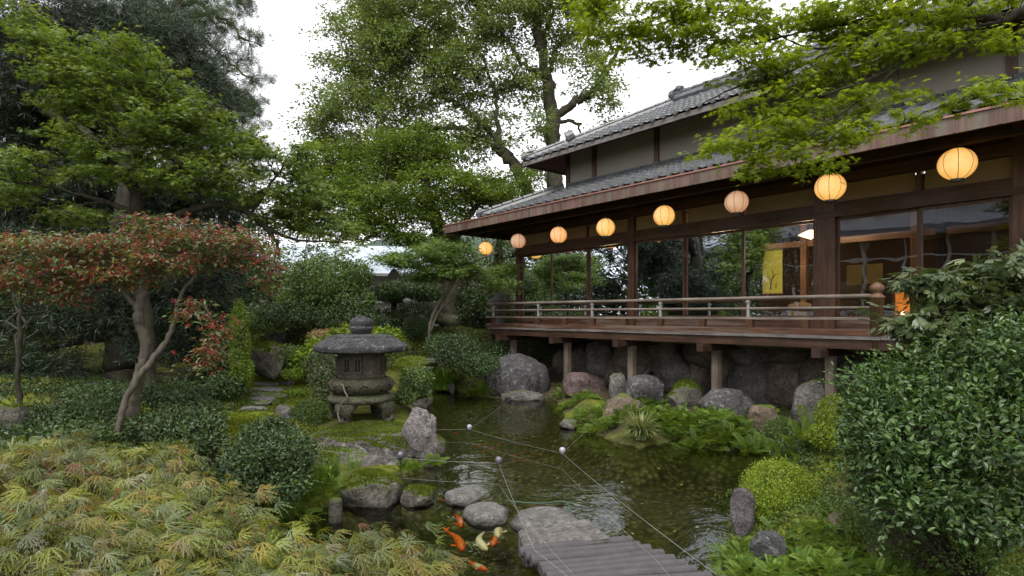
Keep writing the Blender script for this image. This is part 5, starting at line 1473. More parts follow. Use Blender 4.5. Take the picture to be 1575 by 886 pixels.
tree('garden_maple', 'small soft green maple with a curved thin trunk left of the veranda', 'tree',
 [[(664,545,14,.042),(661,515,14,.042),(664,490,14,.04),(678,462,14,.04),(690,447,14,.048),(703,425,14,.04),(730,402,14,.03),(765,388,14,.015)],
  [(661,512,14,.035),(675,480,14,.03),(700,455,14,.04),(722,430,14,.03),(742,415,14,.02),(770,412,14,.01)],
  [(690,447,14,.03),(695,420,14,.025),(700,395,14,.018),(690,375,14,.01)],[(703,425,14,.02),(670,405,14,.015),(630,405,14.2,.008)]],
 [(680,388,14,56,16,.9),(706,402,14,26,10,.8),(640,402,14.3,44,13,.7),(700,418,13.8,56,12,.7),(610,398,14.8,30,12,.6),(768,436,14,30,9,.6),(655,424,14.3,40,9,.5),(782,416,14.3,20,8,.5)],
 300, 75, [star5], .055, Lm['mapleC'], B_pale, .24, .3, 13, twig=.005, secr=.015, wob=.01)
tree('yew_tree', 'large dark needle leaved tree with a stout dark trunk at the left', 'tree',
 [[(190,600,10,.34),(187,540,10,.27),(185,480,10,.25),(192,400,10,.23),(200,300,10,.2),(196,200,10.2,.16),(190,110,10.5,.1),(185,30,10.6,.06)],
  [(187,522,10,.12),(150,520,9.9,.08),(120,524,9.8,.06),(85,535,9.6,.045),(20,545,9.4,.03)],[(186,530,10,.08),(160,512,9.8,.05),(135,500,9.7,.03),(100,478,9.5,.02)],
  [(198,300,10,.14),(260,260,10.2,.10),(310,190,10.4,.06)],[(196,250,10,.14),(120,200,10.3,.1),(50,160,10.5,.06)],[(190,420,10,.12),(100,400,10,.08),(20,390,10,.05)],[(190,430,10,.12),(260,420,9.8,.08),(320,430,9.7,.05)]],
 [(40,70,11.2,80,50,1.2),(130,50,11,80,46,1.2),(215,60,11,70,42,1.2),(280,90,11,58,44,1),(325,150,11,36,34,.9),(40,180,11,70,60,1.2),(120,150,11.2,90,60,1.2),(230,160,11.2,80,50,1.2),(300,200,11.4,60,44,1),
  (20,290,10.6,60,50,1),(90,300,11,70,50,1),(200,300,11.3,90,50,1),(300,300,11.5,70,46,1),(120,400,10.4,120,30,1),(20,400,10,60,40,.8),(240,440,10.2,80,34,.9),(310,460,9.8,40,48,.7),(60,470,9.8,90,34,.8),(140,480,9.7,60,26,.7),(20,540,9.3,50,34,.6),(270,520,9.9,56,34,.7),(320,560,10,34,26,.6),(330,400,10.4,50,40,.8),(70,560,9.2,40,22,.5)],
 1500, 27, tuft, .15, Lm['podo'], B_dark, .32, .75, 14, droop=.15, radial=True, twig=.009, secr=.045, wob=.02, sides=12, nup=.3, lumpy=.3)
tree('pine_tree', 'tall thin crowned pine standing against the sky at the upper left', 'tree',
 [[(300,520,17,.30),(296,350,17,.26),(288,200,17,.22),(280,90,17,.17),(274,10,17,.12),(268,-60,17,.08)],
  [(278,40,17,.09),(310,20,17,.06),(345,30,16.8,.045),(378,62,16.6,.03)],[(281,60,17,.09),(320,62,17,.06),(350,95,16.9,.04),(385,120,16.8,.02)],[(286,150,17,.09),(330,110,17,.06),(372,165,16.8,.04),(400,180,16.8,.02)],
  [(288,190,17,.09),(340,190,17,.06),(380,225,16.8,.03)],[(275,10,17,.07),(320,-10,17,.05),(370,-5,17,.03)],[(280,100,17,.07),(230,60,17,.05),(190,10,17,.03)]],
 [(322,8,17,46,14,.8),(368,4,17,26,12,.6),(345,38,16.9,36,10,.7),(382,66,16.7,28,10,.6),(404,72,16.7,14,8,.4),(352,90,16.9,34,12,.7),(386,122,16.8,24,10,.5),(340,140,17,34,14,.7),(384,170,16.8,28,12,.6),(400,186,16.8,18,8,.4),(350,200,17,36,16,.7),(386,230,16.8,26,14,.5),(300,50,17,36,18,.7),(250,10,17.2,50,16,.8),(200,-5,17.3,46,14,.8),(395,265,17,24,14,.5),(310,110,17,30,14,.7),(370,150,17,20,10,.4)],
 260, 28, ptuft, .17, Lm['pine'], B_brown, .34, .35, 15, droop=-.3, radial=True, twig=.012, secr=.035, wob=.05, lumpy=.35)
tree('maple_tree', 'olive green maple with layered sprays in front of the dark needle tree', 'tree',
 [[(236,640,8.4,.12),(228,560,8.4,.10),(222,470,8.4,.09),(214,390,8.4,.085),(212,320,8.3,.08),(196,275,8.2,.07),(157,240,8.1,.06),(127,213,8,.045),(95,165,7.9,.03),(60,110,7.8,.015)],
  [(150,234,8.1,.04),(163,205,8.1,.03),(167,175,8.1,.02),(180,120,8,.01)],[(206,300,8.3,.04),(215,250,8.3,.03),(240,190,8.3,.02),(262,130,8.4,.01)],[(160,240,8.1,.03),(195,172,8.1,.02),(230,165,8.1,.01)],
  [(213,345,8.4,.06),(245,338,8.4,.055),(275,330,8.4,.055),(310,318,8.5,.052),(350,316,8.6,.048),(385,330,8.7,.045),(405,348,8.8,.04),(424,372,8.9,.03),(430,400,8.9,.02)],
  [(385,330,8.7,.03),(405,300,8.8,.025),(425,270,8.9,.015)],[(405,348,8.8,.03),(450,368,9,.022),(500,372,9.2,.012),(540,374,9.4,.006)],[(350,316,8.6,.03),(345,290,8.7,.025),(372,255,8.8,.015)],
  [(212,330,8.3,.05),(160,310,8.2,.035),(90,290,8,.022),(30,280,7.9,.012)]],
 [(75,70,7.9,60,26,.5),(50,40,8,50,26,.5),(110,110,7.9,60,29,.5),(190,85,8,60,26,.5),(180,130,8,80,31,.6),(250,130,8.2,60,31,.5),(130,165,8,60,26,.5),(225,185,8,90,31,.6),(300,185,8.3,60,29,.5),(150,215,8,70,26,.5),
  (260,225,8.2,90,31,.6),(340,230,8.5,60,29,.5),(200,255,8.1,80,29,.6),(300,270,8.3,80,29,.6),(385,225,8.8,44,37,.5),(420,255,9,50,31,.5),(400,290,8.9,60,29,.5),(460,300,9.2,50,37,.5),(490,330,9.3,34,31,.4),(60,255,7.9,70,23,.5),(30,290,7.8,50,23,.4),(340,300,8.5,60,20,.5),(430,335,9,40,23,.4),(520,350,9.4,34,26,.4),(110,330,8,50,17,.4),(470,250,9.3,26,37,.4)],
 640, 42, [star5], .060, Lm['mapleL'], B_dark, .18, .30, 16, twig=.006, secr=.018, wob=.012, droop=.45)
tree('berry_tree', 'flat topped small tree covered in clusters of red berries over two pale twisted trunks', 'tree',
 [[(203,690,6.3,0.068),(205,640,6.3,0.062),(208,605,6.3,0.060),(216,570,6.3,0.058),(224,535,6.3,0.056),(216,500,6.3,0.054),(213,475,6.3,0.053),(224,445,6.3,0.040),(232,415,6.3,0.028)],
  [(176,700,6.1,0.034),(184,650,6.12,0.034),(196,610,6.15,0.034),(214,580,6.2,0.036),(238,548,6.25,0.032),(258,520,6.3,0.029),(270,490,6.3,0.027),(274,462,6.3,0.022),(300,425,6.3,0.016),(340,400,6.3,0.011)],
  [(214,478,6.3,0.032),(180,440,6.3,0.024),(130,425,6.2,0.016),(60,430,6.1,0.010)],[(226,430,6.3,0.024),(260,405,6.3,0.018),(330,385,6.3,0.010)],[(270,470,6.3,0.020),(305,465,6.2,0.014),(325,490,6.1,0.010),(320,530,6.0,0.005)],
  [(300,425,6.3,0.028),(325,402,6.3,0.032),(365,392,6.3,0.024),(400,400,6.3,0.012),(415,440,6.3,0.005)]],
 [(40,379,6.1,60,16,.5),(60,420,6.1,70,21,.5),(110,379,6.2,60,16,.5),(130,409,6.2,60,21,.5),(180,379,6.3,60,18,.5),(200,420,6.2,54,18,.5),(250,369,6.3,60,18,.5),(270,399,6.2,50,18,.5),(320,364,6.3,54,17,.5),(340,389,6.3,46,18,.4),(385,379,6.3,34,21,.4),(400,406,6.3,20,27,.3),(15,440,6,40,24,.4),(90,450,6.1,46,13,.3),(412,440,6.3,9,29,.15),(305,480,6.0,22,29,.2),(325,520,5.95,22,45,.2),(315,555,5.9,18,29,.2),(230,344,6.4,30,10,.3)],
 430, 27, [ova, dia], .055, Lm['berry'], B_pale, .17, .45, 17, twig=.0035, secr=.010, wob=.008, droop=.35, berries=(1500, .0066, berry_m))
tree('overhanging_maple', 'bright green maple whose star leaved sprays hang over the teahouse roof', 'tree',
 [[(4.9,3.4,.3,0,.16),(4.95,3.6,1.6,0,.14),(5.0,3.9,2.8,0,.12),(4.95,4.2,3.7,0,.10),(5.1,4.3,4.1,0,.08)],
  [(1860,60,4.3,.08),(1700,40,4.5,.065),(1575,30,4.6,.05),(1447,24,4.8,.038),(1380,22,4.85,.034),(1330,30,4.9,.028),(1285,38,5,.02),(1230,50,5.1,.012),(1150,70,5.2,.006)],
  [(1700,30,4.5,.05),(1560,-60,4.7,.045),(1450,-40,4.8,.032),(1390,-4,4.85,.026),(1341,45,4.9,.022),(1300,72,4.95,.018),(1256,90,5,.015),(1200,116,5,.012),(1130,135,5.1,.008),(1080,160,5.1,.004)],
  [(1860,60,4.3,.07),(1700,30,4.4,.05),(1575,18,4.5,.036),(1540,35,4.5,.03),(1499,44,4.6,.024),(1440,64,4.6,.018),(1390,95,4.7,.013),(1330,125,4.7,.009),(1250,150,4.7,.005)],
  [(1390,95,4.7,.012),(1340,140,4.7,.010),(1280,185,4.7,.007),(1220,225,4.7,.004)],[(1341,45,4.9,.014),(1250,75,5,.01),(1120,20,5.2,.006),(1000,40,5.4,.004),(920,60,5.5,.003)],
  [(1860,120,4.1,.04),(1700,118,4.1,.024),(1575,128,4.15,.014),(1500,150,4.2,.010),(1430,170,4.3,.006),(1390,190,4.3,.003)]],
 [(905,8,5.6,44,20,.4),(935,45,5.5,46,22,.4),(985,70,5.5,44,26,.4),(1020,20,5.4,60,24,.4),(1085,60,5.3,60,26,.4),(1100,10,5.3,70,22,.4),(1150,100,5.1,64,26,.4),(1190,40,5.1,80,30,.4),(1230,120,5,80,24,.4),(1300,20,5,80,30,.4),(1320,85,4.9,80,26,.4),
  (1170,165,5,70,22,.35),(1260,170,4.9,70,22,.35),(1340,150,4.8,50,18,.3),(1400,30,4.8,80,30,.4),(1420,75,4.7,50,16,.3),(1500,15,4.6,80,26,.4),(1150,215,4.9,56,20,.3),(1210,205,4.8,64,22,.3),(1280,215,4.8,44,16,.3),(1200,250,4.75,60,18,.3),(1140,262,4.8,36,12,.25),(1255,262,4.75,36,10,.25),(1232,285,4.7,16,14,.12),(1320,195,4.75,30,12,.2),
  (1400,182,4.3,44,11,.2),(1450,165,4.3,44,11,.2),(1500,148,4.2,40,11,.2),(1550,130,4.15,34,10,.2),(1555,60,4.4,40,16,.2),(1575,150,4.1,16,7,.1),(1100,230,4.95,26,16,.2)],
 600, 27, [star7], .046, Lm['mapleR'], B_dark, .135, .20, 18, twig=.0028, secr=.007, wob=.006, droop=.5, lumpy=.3)
tree('young_maple', 'thin dark young tree with lime leaves at the left edge', 'tree',
 [[(38,655,7.2,.035),(30,600,7.2,.03),(28,540,7.2,.028),(32,480,7.2,.02),(30,420,7.2,.01)]],
 [(20,480,11,46,26,.6),(60,500,11,30,18,.4),(15,520,11,30,20,.4)], 60, 60, [star5], .07, Lm['lime'], B_dark, .3, .4, 19, twig=.004)
# trees closing the view at the back
for k, (nm, lb, tr_, bl, n_, lf, sz, mt) in enumerate([
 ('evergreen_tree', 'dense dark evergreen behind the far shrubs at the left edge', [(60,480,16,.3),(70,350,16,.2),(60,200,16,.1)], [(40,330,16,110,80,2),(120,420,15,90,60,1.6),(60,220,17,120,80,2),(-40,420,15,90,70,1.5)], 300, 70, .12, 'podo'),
 ('evergreen_tree', 'dark evergreen behind the berry tree, left of the clipped round shrub', [(330,500,17,.25),(340,400,17,.2),(350,300,17,.1)], [(330,440,16.5,70,50,1.5),(400,440,17.5,50,44,1.3),(370,350,18.5,60,50,1.6),(250,430,17,80,60,1.6),(430,465,17,30,22,1)], 300, 70, .10, 'dark'),
 ('broadleaf_tree', 'leafy tree filling the gap behind the left end of the veranda', [(760,500,22,.25),(765,420,22,.2),(770,350,22,.1)], [(740,440,21,60,50,1.8),(800,400,22,60,50,1.8),(780,470,20,50,34,1.4),(850,430,24,60,70,2),(700,450,21,40,40,1.4),(830,340,23,60,40,1.8)], 300, 70, .12, 'camphor'),
 ('broadleaf_tree', 'bright leafed tree seen through the corner room windows', [(900,500,25,.25),(905,420,25,.2),(910,350,25,.1)], [(900,430,25,90,80,2.2),(1000,430,26,80,80,2.2),(860,470,22,50,40,1.5)], 220, 60, .15, 'camphor2'),
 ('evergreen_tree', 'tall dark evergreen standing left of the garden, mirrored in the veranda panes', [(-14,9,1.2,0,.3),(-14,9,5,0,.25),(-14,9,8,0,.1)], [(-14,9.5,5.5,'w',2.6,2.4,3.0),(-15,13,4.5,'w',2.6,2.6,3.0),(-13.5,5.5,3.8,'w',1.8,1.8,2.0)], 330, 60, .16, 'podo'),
 ('broadleaf_tree', 'tall leafy tree left of the garden behind the dark needle tree', [(-16,18,1.5,0,.3),(-16,18,6,0,.25),(-16,18,9,0,.1)], [(-16,18,6.5,'w',3.4,3.4,3.6),(-14,23,6,'w',3.4,3.2,3.8),(-19,27,7,'w',4,4,4.5),(-10,28,5.5,'w',3.4,2.6,3.8)], 420, 70, .20, 'camphor')]):
    tree(nm, lb, 'tree', [tr_], bl, n_, lf, [dia], sz, Lm[mt], B_dark, .5, .5, 30+k, twig=.01, secr=.05, nup=.4)

# ------------------------------------------------------------------ shrubs
def sh(name, label, blobs, n, tm, size, mat, seed, bark=B_dark, ground_px=None, **kw):
    base = T(*ground_px) if ground_px else None
    return bush(name, label, 'shrub', blobs, n, tm, size, Lm[mat], bark, seed, base=base, **kw)
sh('clipped_shrub', 'large clipped dome shaped shrub left of the centre in front of the white house', [(500,430,15.5,58,40,.9),(470,465,15.5,44,30,.8),(535,465,15.5,44,30,.8),(550,425,15.7,24,26,.5)], 15000, dia, .085, 'mid', 41, ground_px=(500,505), lumpy=.07)
sh('dark_shrub', 'dark spreading shrub under the clipped dome shrub', [(450,485,15,60,18,.7),(530,490,15,56,18,.7),(400,490,15.4,40,20,.6)], 9000, dia, .075, 'dark', 42)
sh('umbrella_shrub', 'umbrella clipped shrub with bare lower stems beside the thatched lantern', [(625,444,16.5,50,13,.8),(600,452,16.5,28,12,.5),(655,452,16.4,30,12,.5)], 8000, dia, .075, 'dark', 43, B_dark, (640,505), stems=12, lumpy=.08)
sh('dark_shrub', 'dark leafy shrub between the thatched lantern and the small garden maple', [(590,495,16.8,44,22,.7),(640,485,17.6,36,22,.7),(560,505,16.2,30,14,.6)], 9000, dia, .07, 'dark', 44)
sh('clipped_shrub', 'dark round clipped shrub by the far steps', [(640,502,15.8,20,18,.35)], 3000, dia, .05, 'dark', 45, lumpy=.05)
sh('evergreen_shrub', 'tall dark evergreen shrub left of the veranda behind the pillar lantern', [(740,460,18,44,36,1),(765,480,18.5,40,30,1),(720,480,18,24,24,.6)], 12000, dia, .09, 'dark', 46)
sh('azalea', 'small yellow green clipped azalea behind the stone lantern cap', [(505,500,15.5,26,8,.4)], 1600, dia, .05, 'gold', 47, lumpy=.05)
sh('hydrangea', 'bright leaved hydrangea with faded pink heads left of the stone lantern', [(500,540,12,34,22,.5),(480,555,11.8,30,20,.4),(540,520,12.5,34,20,.5),(590,518,13,30,14,.4)], 3600, ova, .11, 'lime', 48)
sh('flowering_shrub', 'low shrub with faded pinkish flower heads behind the hydrangea', [(500,517,12.6,30,11,.3),(535,512,12.8,26,9,.3)], 2600, dia, .05, 'pinkf', 49, lumpy=.2)
sh('pruned_shrub', 'small vase shaped shrub with pale bare stems on the far lawn', [(430,545,12.2,38,16,.4),(455,552,12,26,13,.3),(405,553,12.2,20,10,.3)], 3600, dia, .055, 'mid', 50, B_pale, (428,583), stems=16, stem_r=.022, inner=.7)
sh('azalea', 'round clipped azalea at the left foot of the stone lantern rock', [(476,637,8.3,29,24,.27)], 5200, dia, .03, 'mid', 51, lumpy=.07, inner=.7)
sh('speckled_shrub', 'upright small leaved speckled shrub left of the stone lantern legs', [(505,590,9.6,30,34,.35),(525,560,9.8,24,26,.3),(490,560,10,22,20,.3)], 6000, dia, .042, 'nand', 52)
sh('dark_shrub', 'dark fine leaved shrub left of the veranda end behind the grass tuft', [(700,540,13.2,42,26,.6),(735,560,13,36,20,.5),(675,530,13.6,24,18,.4)], 9000, dia, .055, 'dark', 53)
sh('dark_shrub', 'shaded bush on the bank directly under the left end of the deck', [(765,545,14.5,30,22,.5),(800,535,15.5,44,30,.7),(850,545,15.5,30,28,.6)], 7000, dia, .06, 'dark', 54)
sh('moss_cushion', 'bright moss cushion beside the far steps', [(634,556,12.8,26,9,.25)], 3000, dia, .022, 'gold', 55, bark=None, lumpy=.05, inner=.8)
sh('low_shrub', 'low leafy plants behind the right side of the stone lantern', [(640,604,10.2,22,8,.2)], 2600, dia, .05, 'mid', 56)
sh('low_shrub', 'pale green leafy shrub right behind the stone lantern body', [(640,585,9.6,26,22,.3),(622,610,9.2,20,12,.2)], 2600, ova, .05, 'mid', 57)
sh('creeper_column', 'lime green creeper climbing a stump beside the lawn', [(368,525,9.4,15,60,.18),(372,570,9.4,16,30,.2)], 5000, dia, .04, 'lime', 58, inner=.8)
sh('dark_shrub', 'dark shrub mass behind the creeper column', [(340,540,9.8,34,50,.4),(350,590,9.3,30,20,.3),(320,590,9.6,30,20,.3)], 8000, dia, .055, 'dark', 59)
sh('ground_shrub', 'dark glossy low shrub at the left under the berry tree', [(60,648,6.6,80,24,.5),(140,640,6.8,60,22,.45),(20,680,6,60,22,.4),(110,672,6.1,80,22,.4)], 14000, ova, .042, 'dark', 60, shoots=160, shoot_len=.16)
sh('ground_shrub', 'dark glossy low shrub right of the pale trunks', [(270,608,7.3,52,18,.4),(230,655,6.3,30,20,.3),(300,630,7,40,14,.3),(150,612,7.6,50,14,.4)], 8500, ova, .042, 'dark', 61, shoots=160, shoot_len=.16)
sh('pruned_shrub', 'wind shaped dark shrub with bare crooked stems above the laceleaf maple', [(270,660,5.6,34,20,.3),(305,652,5.6,40,16,.3),(300,680,5.4,50,16,.3)], 6500, ova, .038, 'dark', 62, B_brown, (320,745), stems=14, stem_r=.02, shoots=110, shoot_len=.12, lumpy=.35)
sh('ground_shrub', 'broad dark shrub at the left shore of the pond', [(412,668,5.5,40,22,.32),(440,700,5.2,42,36,.35),(390,715,5.1,44,40,.35),(445,745,5,30,24,.25),(350,740,5,50,24,.3)], 13000, ova, .038, 'dark', 63, B_brown, (410,780), stems=10, shoots=170, shoot_len=.14)
sh('mossy_shrub', 'fine leaved bright shrub right of the lawn path', [(420,612,10.2,14,7,.2),(455,605,10.6,22,8,.25),(450,575,11.5,20,8,.25)], 2600, dia, .04, 'lime', 64)
sh('back_shrub', 'leafy green shrub at the far left of the lawn end', [(400,500,14.8,40,14,.5),(430,480,15.6,36,14,.5),(370,490,14,24,16,.4)], 5200, dia, .06, 'mid', 65)
sh('azalea', 'golden green clipped azalea on the right shore', [(1199,757,5.0,56,50,.30),(1205,790,4.95,50,34,.26)], 18000, dia, .021, 'gold', 66, None, (1205,845), lumpy=.10, inner=.74, lf=3.5)
sh('azalea', 'small yellow green shrub between the slanting boulder and the camellia', [(1285,640,5.6,26,34,.25),(1265,670,5.5,18,20,.2)], 3400, dia, .03, 'gold', 67)
sh('feathery_shrub', 'feathery fresh green plants at the foot of the slanting boulder', [(1220,690,5.9,30,22,.25),(1250,715,5.6,30,18,.25),(1200,660,6.4,24,16,.2)], 4200, nar, .05, 'mid', 68)
sh('camellia', 'large glossy dark green camellia filling the right side', [(1367,614,4.0,60,56,.40),(1442,582,3.9,80,50,.45),(1542,559,3.7,90,62,.5),(1417,664,3.7,100,70,.45),(1542,674,3.4,110,90,.5),(1357,714,3.8,60,54,.3),(1442,754,3.5,80,50,.35),(1372,779,3.6,46,30,.25),(1622,604,3.4,80,110,.5),(1522,789,3.3,90,44,.3),(1322,654,4.0,24,34,.2)],
   23000, [ova, ovan], .045, 'cam', 69, B_dark, (1500,900), stems=16, stem_r=.02, inner=.45, lumpy=.5, lf=4.5, shoots=420, shoot_len=.17, out=.5, up=.9, jit=.65)
sh('creeping_shrub', 'tiny leaved creeper over the shaded rocks under the camellia', [(1380,820,3.9,60,36,.25),(1470,840,3.6,60,40,.25),(1330,800,4.1,40,26,.2),(1550,850,3.3,60,40,.25)], 8000, dia, .020, 'ivy', 70)
bush('added_hedge', 'added leafy hedge left of the garden outside the picture, hiding sky from the panes', 'hedge', [(-15.5,y,2.6,1.6,2.2,2.0,0) for y in (8,11.5,15,18.5,22)]+[(-13,25.5,2.8,2.4,1.4,2.0,0),(-17,27,3.5,3,2,2.6,0)], 34000, [dia], .26, Lm['mid'], None, 73)  # unseen hedge, added to close the low sky gap in the pane reflections
bush('far_hedge', 'low leafy hedge behind the teahouse, seen through the corner room', 'hedge', [(860,470,26,60,30,1),(930,474,27,60,30,1),(1000,474,28,60,32,1),(1080,474,29,60,32,1)], 16000, [dia], .14, Lm['mid'], None, 74)
# nandina with arching sprays
tree('nandina', 'nandina bush with feathery narrow leaves overlapping the newel post and the box lamp', 'shrub',
 [[(1530,640,4.3,.018),(1525,560,4.3,.016),(1510,470,4.25,.012),(1500,420,4.2,.006)],[(1520,620,4.3,.014),(1450,520,4.3,.01),(1380,500,4.3,.006),(1320,490,4.3,.003)],[(1525,600,4.3,.012),(1420,470,4.3,.009),(1370,440,4.3,.005),(1345,428,4.3,.003)],[(1540,640,4.2,.014),(1570,500,4.1,.01),(1580,420,4.1,.005)]],
 [(1480,440,4.25,50,24,.2),(1540,430,4.2,50,30,.2),(1430,430,4.3,34,14,.15),(1402,430,4.3,16,8,.1),(1520,480,4.2,60,22,.2),(1450,490,4.25,44,18,.15),(1390,495,4.3,30,12,.1),(1322,492,4.35,20,6,.08),(1570,405,4.1,34,18,.15),(1560,460,4.1,40,30,.2),(1440,520,4.2,40,12,.12)],
 260, 9, spray, .115, Lm['nand'], B_brown, .09, .5, 71, twig=.003, secr=.006, wob=.004, droop=.35, nup=.6)
# broad upright leaves beside the newel
mb = MB(); rng = np.random.default_rng(3); g0 = W(1420,560,4.5)
blade = T_ovate(.13, .05, -.1)
dr_ = np.array([(-.5,-.2,1),(-.2,-.3,1),(.3,-.2,1),(.55,0,.8),(-.8,-.1,.6),(.05,-.4,1.0)]); place(mb, blade, g0+rng.normal(size=(6,3))*.03, dr_, np.array([(0,-1,.2)]*6)+rng.normal(size=(6,3))*.3, np.array([.34,.30,.38,.33,.25,.28]))
solo('broad_leaved_plant', mb, leaf_mat('broad shiny leaves', [(.05,.11,.018),(.09,.17,.03)], .25, .3, .6), 'plant with broad upright shiny leaves beside the round newel post', 'plant', base=g0)
# laceleaf maple in the foreground
tree('laceleaf_maple', 'low spreading laceleaf maple with feathery yellow and silver green leaves in the foreground', 'shrub',
 [[(-1.55,1.75,.35,0,.035),(-1.5,1.85,.50,0,.03),(-1.35,2.1,.62,0,.024)],[(-1.35,2.1,.62,0,.02),(-1.0,2.4,.66,0,.014),(-.6,2.6,.60,0,.008),(-.25,2.75,.52,0,.004)],[(-1.5,1.9,.55,0,.02),(-1.8,2.4,.80,0,.012),(-2.2,2.9,.98,0,.006)],[(-1.45,2.0,.58,0,.018),(-1.3,2.5,.76,0,.010),(-1.2,3.0,.80,0,.005)],
  [(-1.35,2.1,.62,0,.014),(-.9,2.2,.56,0,.008),(-.5,2.3,.50,0,.004)]],
 [(60,705,3.35,80,14,.3),(20,735,3.0,60,16,.3),(120,745,3.0,70,16,.3),(215,745,3.1,56,13,.25),(60,790,2.7,90,22,.3),(180,790,2.75,80,20,.3),(275,785,2.9,56,16,.28),(345,812,2.85,44,14,.22),(100,850,2.35,110,26,.3),(240,845,2.5,90,24,.3),(350,856,2.6,70,16,.3),(440,868,2.75,60,10,.22),(540,850,2.85,60,12,.2),(600,862,2.85,70,12,.2),(660,868,2.9,34,8,.15),(500,885,2.6,90,12,.2),(180,900,2.2,160,20,.25),(400,905,2.4,120,16,.2),(230,715,3.2,34,8,.15)],
 540, 15, laces, .092, Lm['lace'], B_red, .14, .55, 72, twig=.0030, secr=.008, wob=.006, droop=.6, nup=.6, sides=8, lumpy=.7, bias=(.75,-.1,-.05))

# ------------------------------------------------------------------ ferns, grasses, ground cover
def cover(name, label, cat, spots, n, tm, size, mat, seed, lean=.9, upn=.0, kind=None, zoff=.0, group=None, jitter=.35, fac=None):
    rng = np.random.default_rng(seed); mb = MB(); tl = tm if isinstance(tm, list) else [tm]
    cs = []; 
    for s_ in spots:
        c = T(s_[0], s_[1]) if s_[1] > 488 else None
        cs.append((c, s_[2], s_[3] if len(s_) > 3 else s_[2]))
    wt = np.array([c[1]*c[2] for c in cs]); wt = wt/wt.sum()
    base = cs[0][0]
    for (c, rx, ry), w in zip(cs, wt):
        k = max(3, int(n*w)); a = rng.uniform(0, 2*math.pi, k); r = np.sqrt(rng.random(k))
        xy = np.c_[c[0]+np.cos(a)*r*rx, c[1]+np.sin(a)*r*ry]; z = np.maximum(Hf(xy), -.02) + zoff
        pos = np.c_[xy, z]
        h = rng.normal(size=(k,3)); h[:,2] = 0; h = norm(h)
        outw = np.c_[np.cos(a), np.sin(a), np.zeros(k)]
        d = h*.8 + outw*.6 + np.array((0,-.35,0)); d[:,2] += lean*rng.uniform(.4, 1.2, k)
        nr = np.array((0,0,1.0)) + rng.normal(size=(k,3))*jitter
        wh = rng.integers(0, len(tl), k); sz = size*rng.uniform(.6,1.25,k)
        for i, t_ in enumerate(tl):
            m_ = wh == i; place(mb, t_, pos[m_], d[m_], nr[m_], sz[m_])
    return solo(name, mb, Lm[mat], label, cat, base=base, kind=kind, group=group)
cover('fern_bank', 'bright green ferns spilling over the right shore below the stilts', 'ferns', [(1010,640,.45,.3),(1060,655,.5,.3),(1110,662,.5,.35),(1140,680,.35,.25),(1040,668,.45,.2),(1100,686,.5,.15),(1000,620,.4,.3),(1160,640,.3,.4)], 2200, frond, .20, 'fern', 81, kind='stuff', lean=.5)
cover('fern_bank', 'light green ferns on the small promontory in front of the tan pointed boulder', 'ferns', [(890,615,.35,.25),(910,640,.35,.25),(935,655,.35,.2),(1000,600,.3,.2),(960,640,.3,.2),(870,605,.25,.2)], 1000, frond, .20, 'fern', 82, kind='stuff', lean=.5)
cover('fern_bank', 'dense fresh ferns along the lower right corner', 'ferns', [(1150,860,.22,.25),(1200,880,.3,.25),(1260,870,.35,.25),(1320,880,.3,.3),(1240,840,.25,.15),(1180,836,.15,.15),(1150,886,.2,.3),(1290,840,.2,.2),(1390,886,.3,.2)], 1500, frond, .13, 'fern', 83, kind='stuff', lean=.55)
cover('fern_bank', 'shaded ferns at the left shore under the dark shrub', 'ferns', [(450,775,.25,.15),(410,790,.25,.2),(490,762,.2,.12),(430,800,.25,.12)], 300, frond, .24, 'fern', 84, kind='stuff', lean=.7)
cover('ferns', 'small fern tuft beside the huge dark boulder', 'fern', [(745,606,.30,.2)], 130, frond, .34, 'fern', 85, lean=1.0)
cover('ferns', 'light ferns growing from the pale rock right below the stone lantern', 'fern', [(628,704,.14,.1),(662,728,.10,.08)], 70, frond, .19, 'fern', 86, lean=1.1, zoff=.10)
cover('ferns', 'delicate fern sprigs between the square mossy block and the round stone', 'fern', [(628,738,.12,.08)], 60, frond, .18, 'fern', 87, lean=1.1, zoff=.1)
cover('ferns', 'fern fronds reaching over the water left of the golden azalea', 'fern', [(1150,715,.12,.1),(1215,712,.2,.12)], 60, frond, .28, 'fern', 88, lean=.8, zoff=.15)
def tuftgrass(name, label, c, n, L, r, mat, seed, w=.016, bend=.6):
    rng = np.random.default_rng(seed); mb = MB(); bl = [T_blade(b, w) for b in (bend*.5, bend, bend*1.5, bend*2.1)]
    a = rng.uniform(0, 2*math.pi, n); rr_ = np.sqrt(rng.random(n))*r
    pos = np.c_[c[0]+np.cos(a)*rr_, c[1]+np.sin(a)*rr_, np.full(n, c[2])]
    d = np.c_[np.cos(a), np.sin(a), np.zeros(n)] + rng.normal(size=(n,3))*.35; d[:,2] = 0
    nr = np.tile((0,0,1.0), (n,1)); wh = rng.integers(0, 4, n); sz = L*rng.uniform(.55, 1.15, n)
    for i, t_ in enumerate(bl):
        m_ = wh == i; place(mb, t_, pos[m_], d[m_], nr[m_], sz[m_])
    return solo(name, mb, Lm[mat], label, 'grass', base=c)
tuftgrass('grass_tuft', 'large fresh green arching grass tuft at the far shore right of the stone lantern', T(682,598), 700, .62, .30, 'grass', 91, .020)
tuftgrass('grass_tuft', 'striped pale grass tuft growing over the water in front of the ferns', T(985,676), 420, .44, .09, 'vgrass', 92, .020, .75)
tuftgrass('grass_tuft', 'dark fine grass tuft between the square block and the left shrubs', np.array((*G(500,762)[:2], .15)), 300, .30, .12, 'grass', 93, .016, .7)
tuftgrass('grass_tuft', 'thin light grass on the rock below the stone lantern', np.array((*G(632,700)[:2], .12)), 160, .26, .12, 'lime', 94, .012, .5)
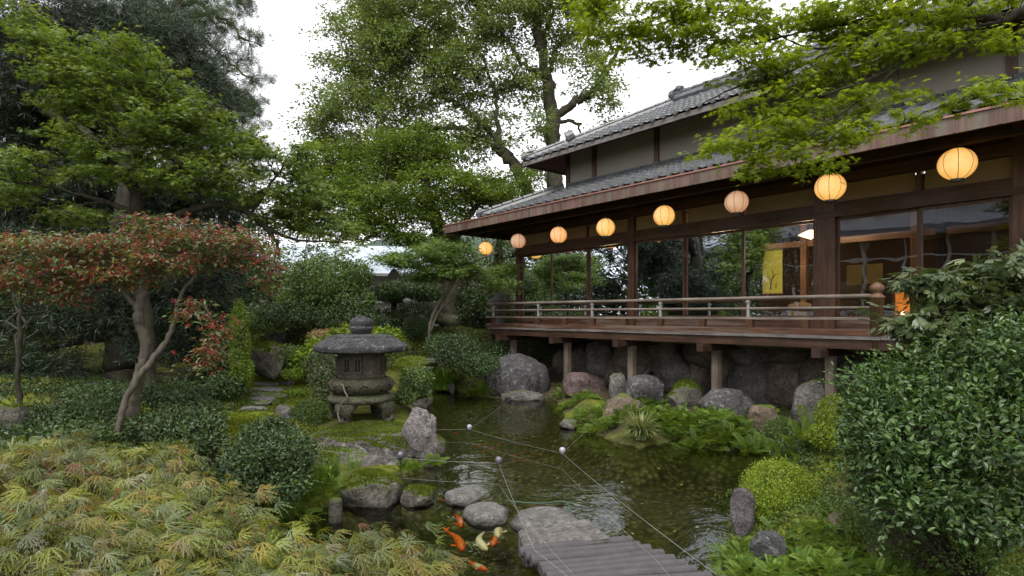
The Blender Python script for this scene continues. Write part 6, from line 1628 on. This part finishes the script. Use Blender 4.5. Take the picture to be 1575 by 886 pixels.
tuftgrass('grass_tuft', 'fine grass tuft on the shore below the broad lichen rock', np.array((*G(545,735)[:2], .12)), 110, .17, .10, 'grass', 95, .014, .7)
cover('moss_lawn', 'short bright moss and weeds on the lawn', 'moss', [(440,600,1.6,1.2),(400,625,1.4,.8),(470,620,1.0,1.0),(420,580,1.8,1.0),(370,650,1.2,.6),(330,690,1.2,.8)], 60000, dia, .034, 'moss', 96, kind='stuff', lean=.8)
cover('ground_cover', 'mixed low leaves covering the far garden banks', 'ground cover', [(520,560,2.2,1.5),(600,545,2,1.5),(680,540,2,1.5),(740,535,1.6,1.5),(420,545,2.2,1.5),(560,520,3,1.5),(660,510,3,1.5),(740,510,3,1.5),(420,515,3,2)], 30000, dia, .07, 'mid', 97, kind='stuff', lean=.9)
cover('ground_cover', 'dark low leaves covering the shaded ground at the left', 'ground cover', [(100,640,1.8,1.4),(30,600,2.5,1.6),(250,600,2,1.6),(150,590,3,1.6),(60,700,1.4,1),(200,700,1.0,.9),(320,610,1.5,1.5),(270,720,1.2,.8)], 26000, dia, .05, 'dark', 98, kind='stuff', lean=.9)
cover('ground_cover', 'small leaves and weeds covering the right bank', 'ground cover', [(1200,640,.9,.8),(1240,700,.8,.7),(1200,740,.7,.6),(1250,800,.8,.7),(1340,800,.8,.8),(1180,800,.4,.5),(900,590,.8,.5),(1050,610,.8,.5),(1140,630,.6,.5),(1300,740,.9,.8)], 20000, dia, .035, 'mid', 99, kind='stuff', lean=.9)

# fallen leaves afloat
rng = np.random.default_rng(31); mb = MB(); q_ = []
for x, y in [(822,672),(905,668),(935,700),(955,742),(970,820),(1036,818),(1075,812),(890,745),(1010,720),(700,700),(742,678),(660,768),(1100,760),(860,735),(790,668),(1050,745),(920,790),(985,775)]: q_.append(G(x,y,.006))
q_ = np.array(q_); place(mb, ova, q_, np.c_[rng.normal(size=(len(q_),2)), np.zeros(len(q_))], np.tile((0,0,1.0),(len(q_),1)), rng.uniform(.03,.05,len(q_)))
solo('fallen_leaves', mb, leaf_mat('fallen leaves', [(.20,.14,.04),(.16,.17,.05),(.25,.22,.12)], .6, .1), 'scattered yellowish fallen leaves floating on the pond', 'leaves', kind='stuff')
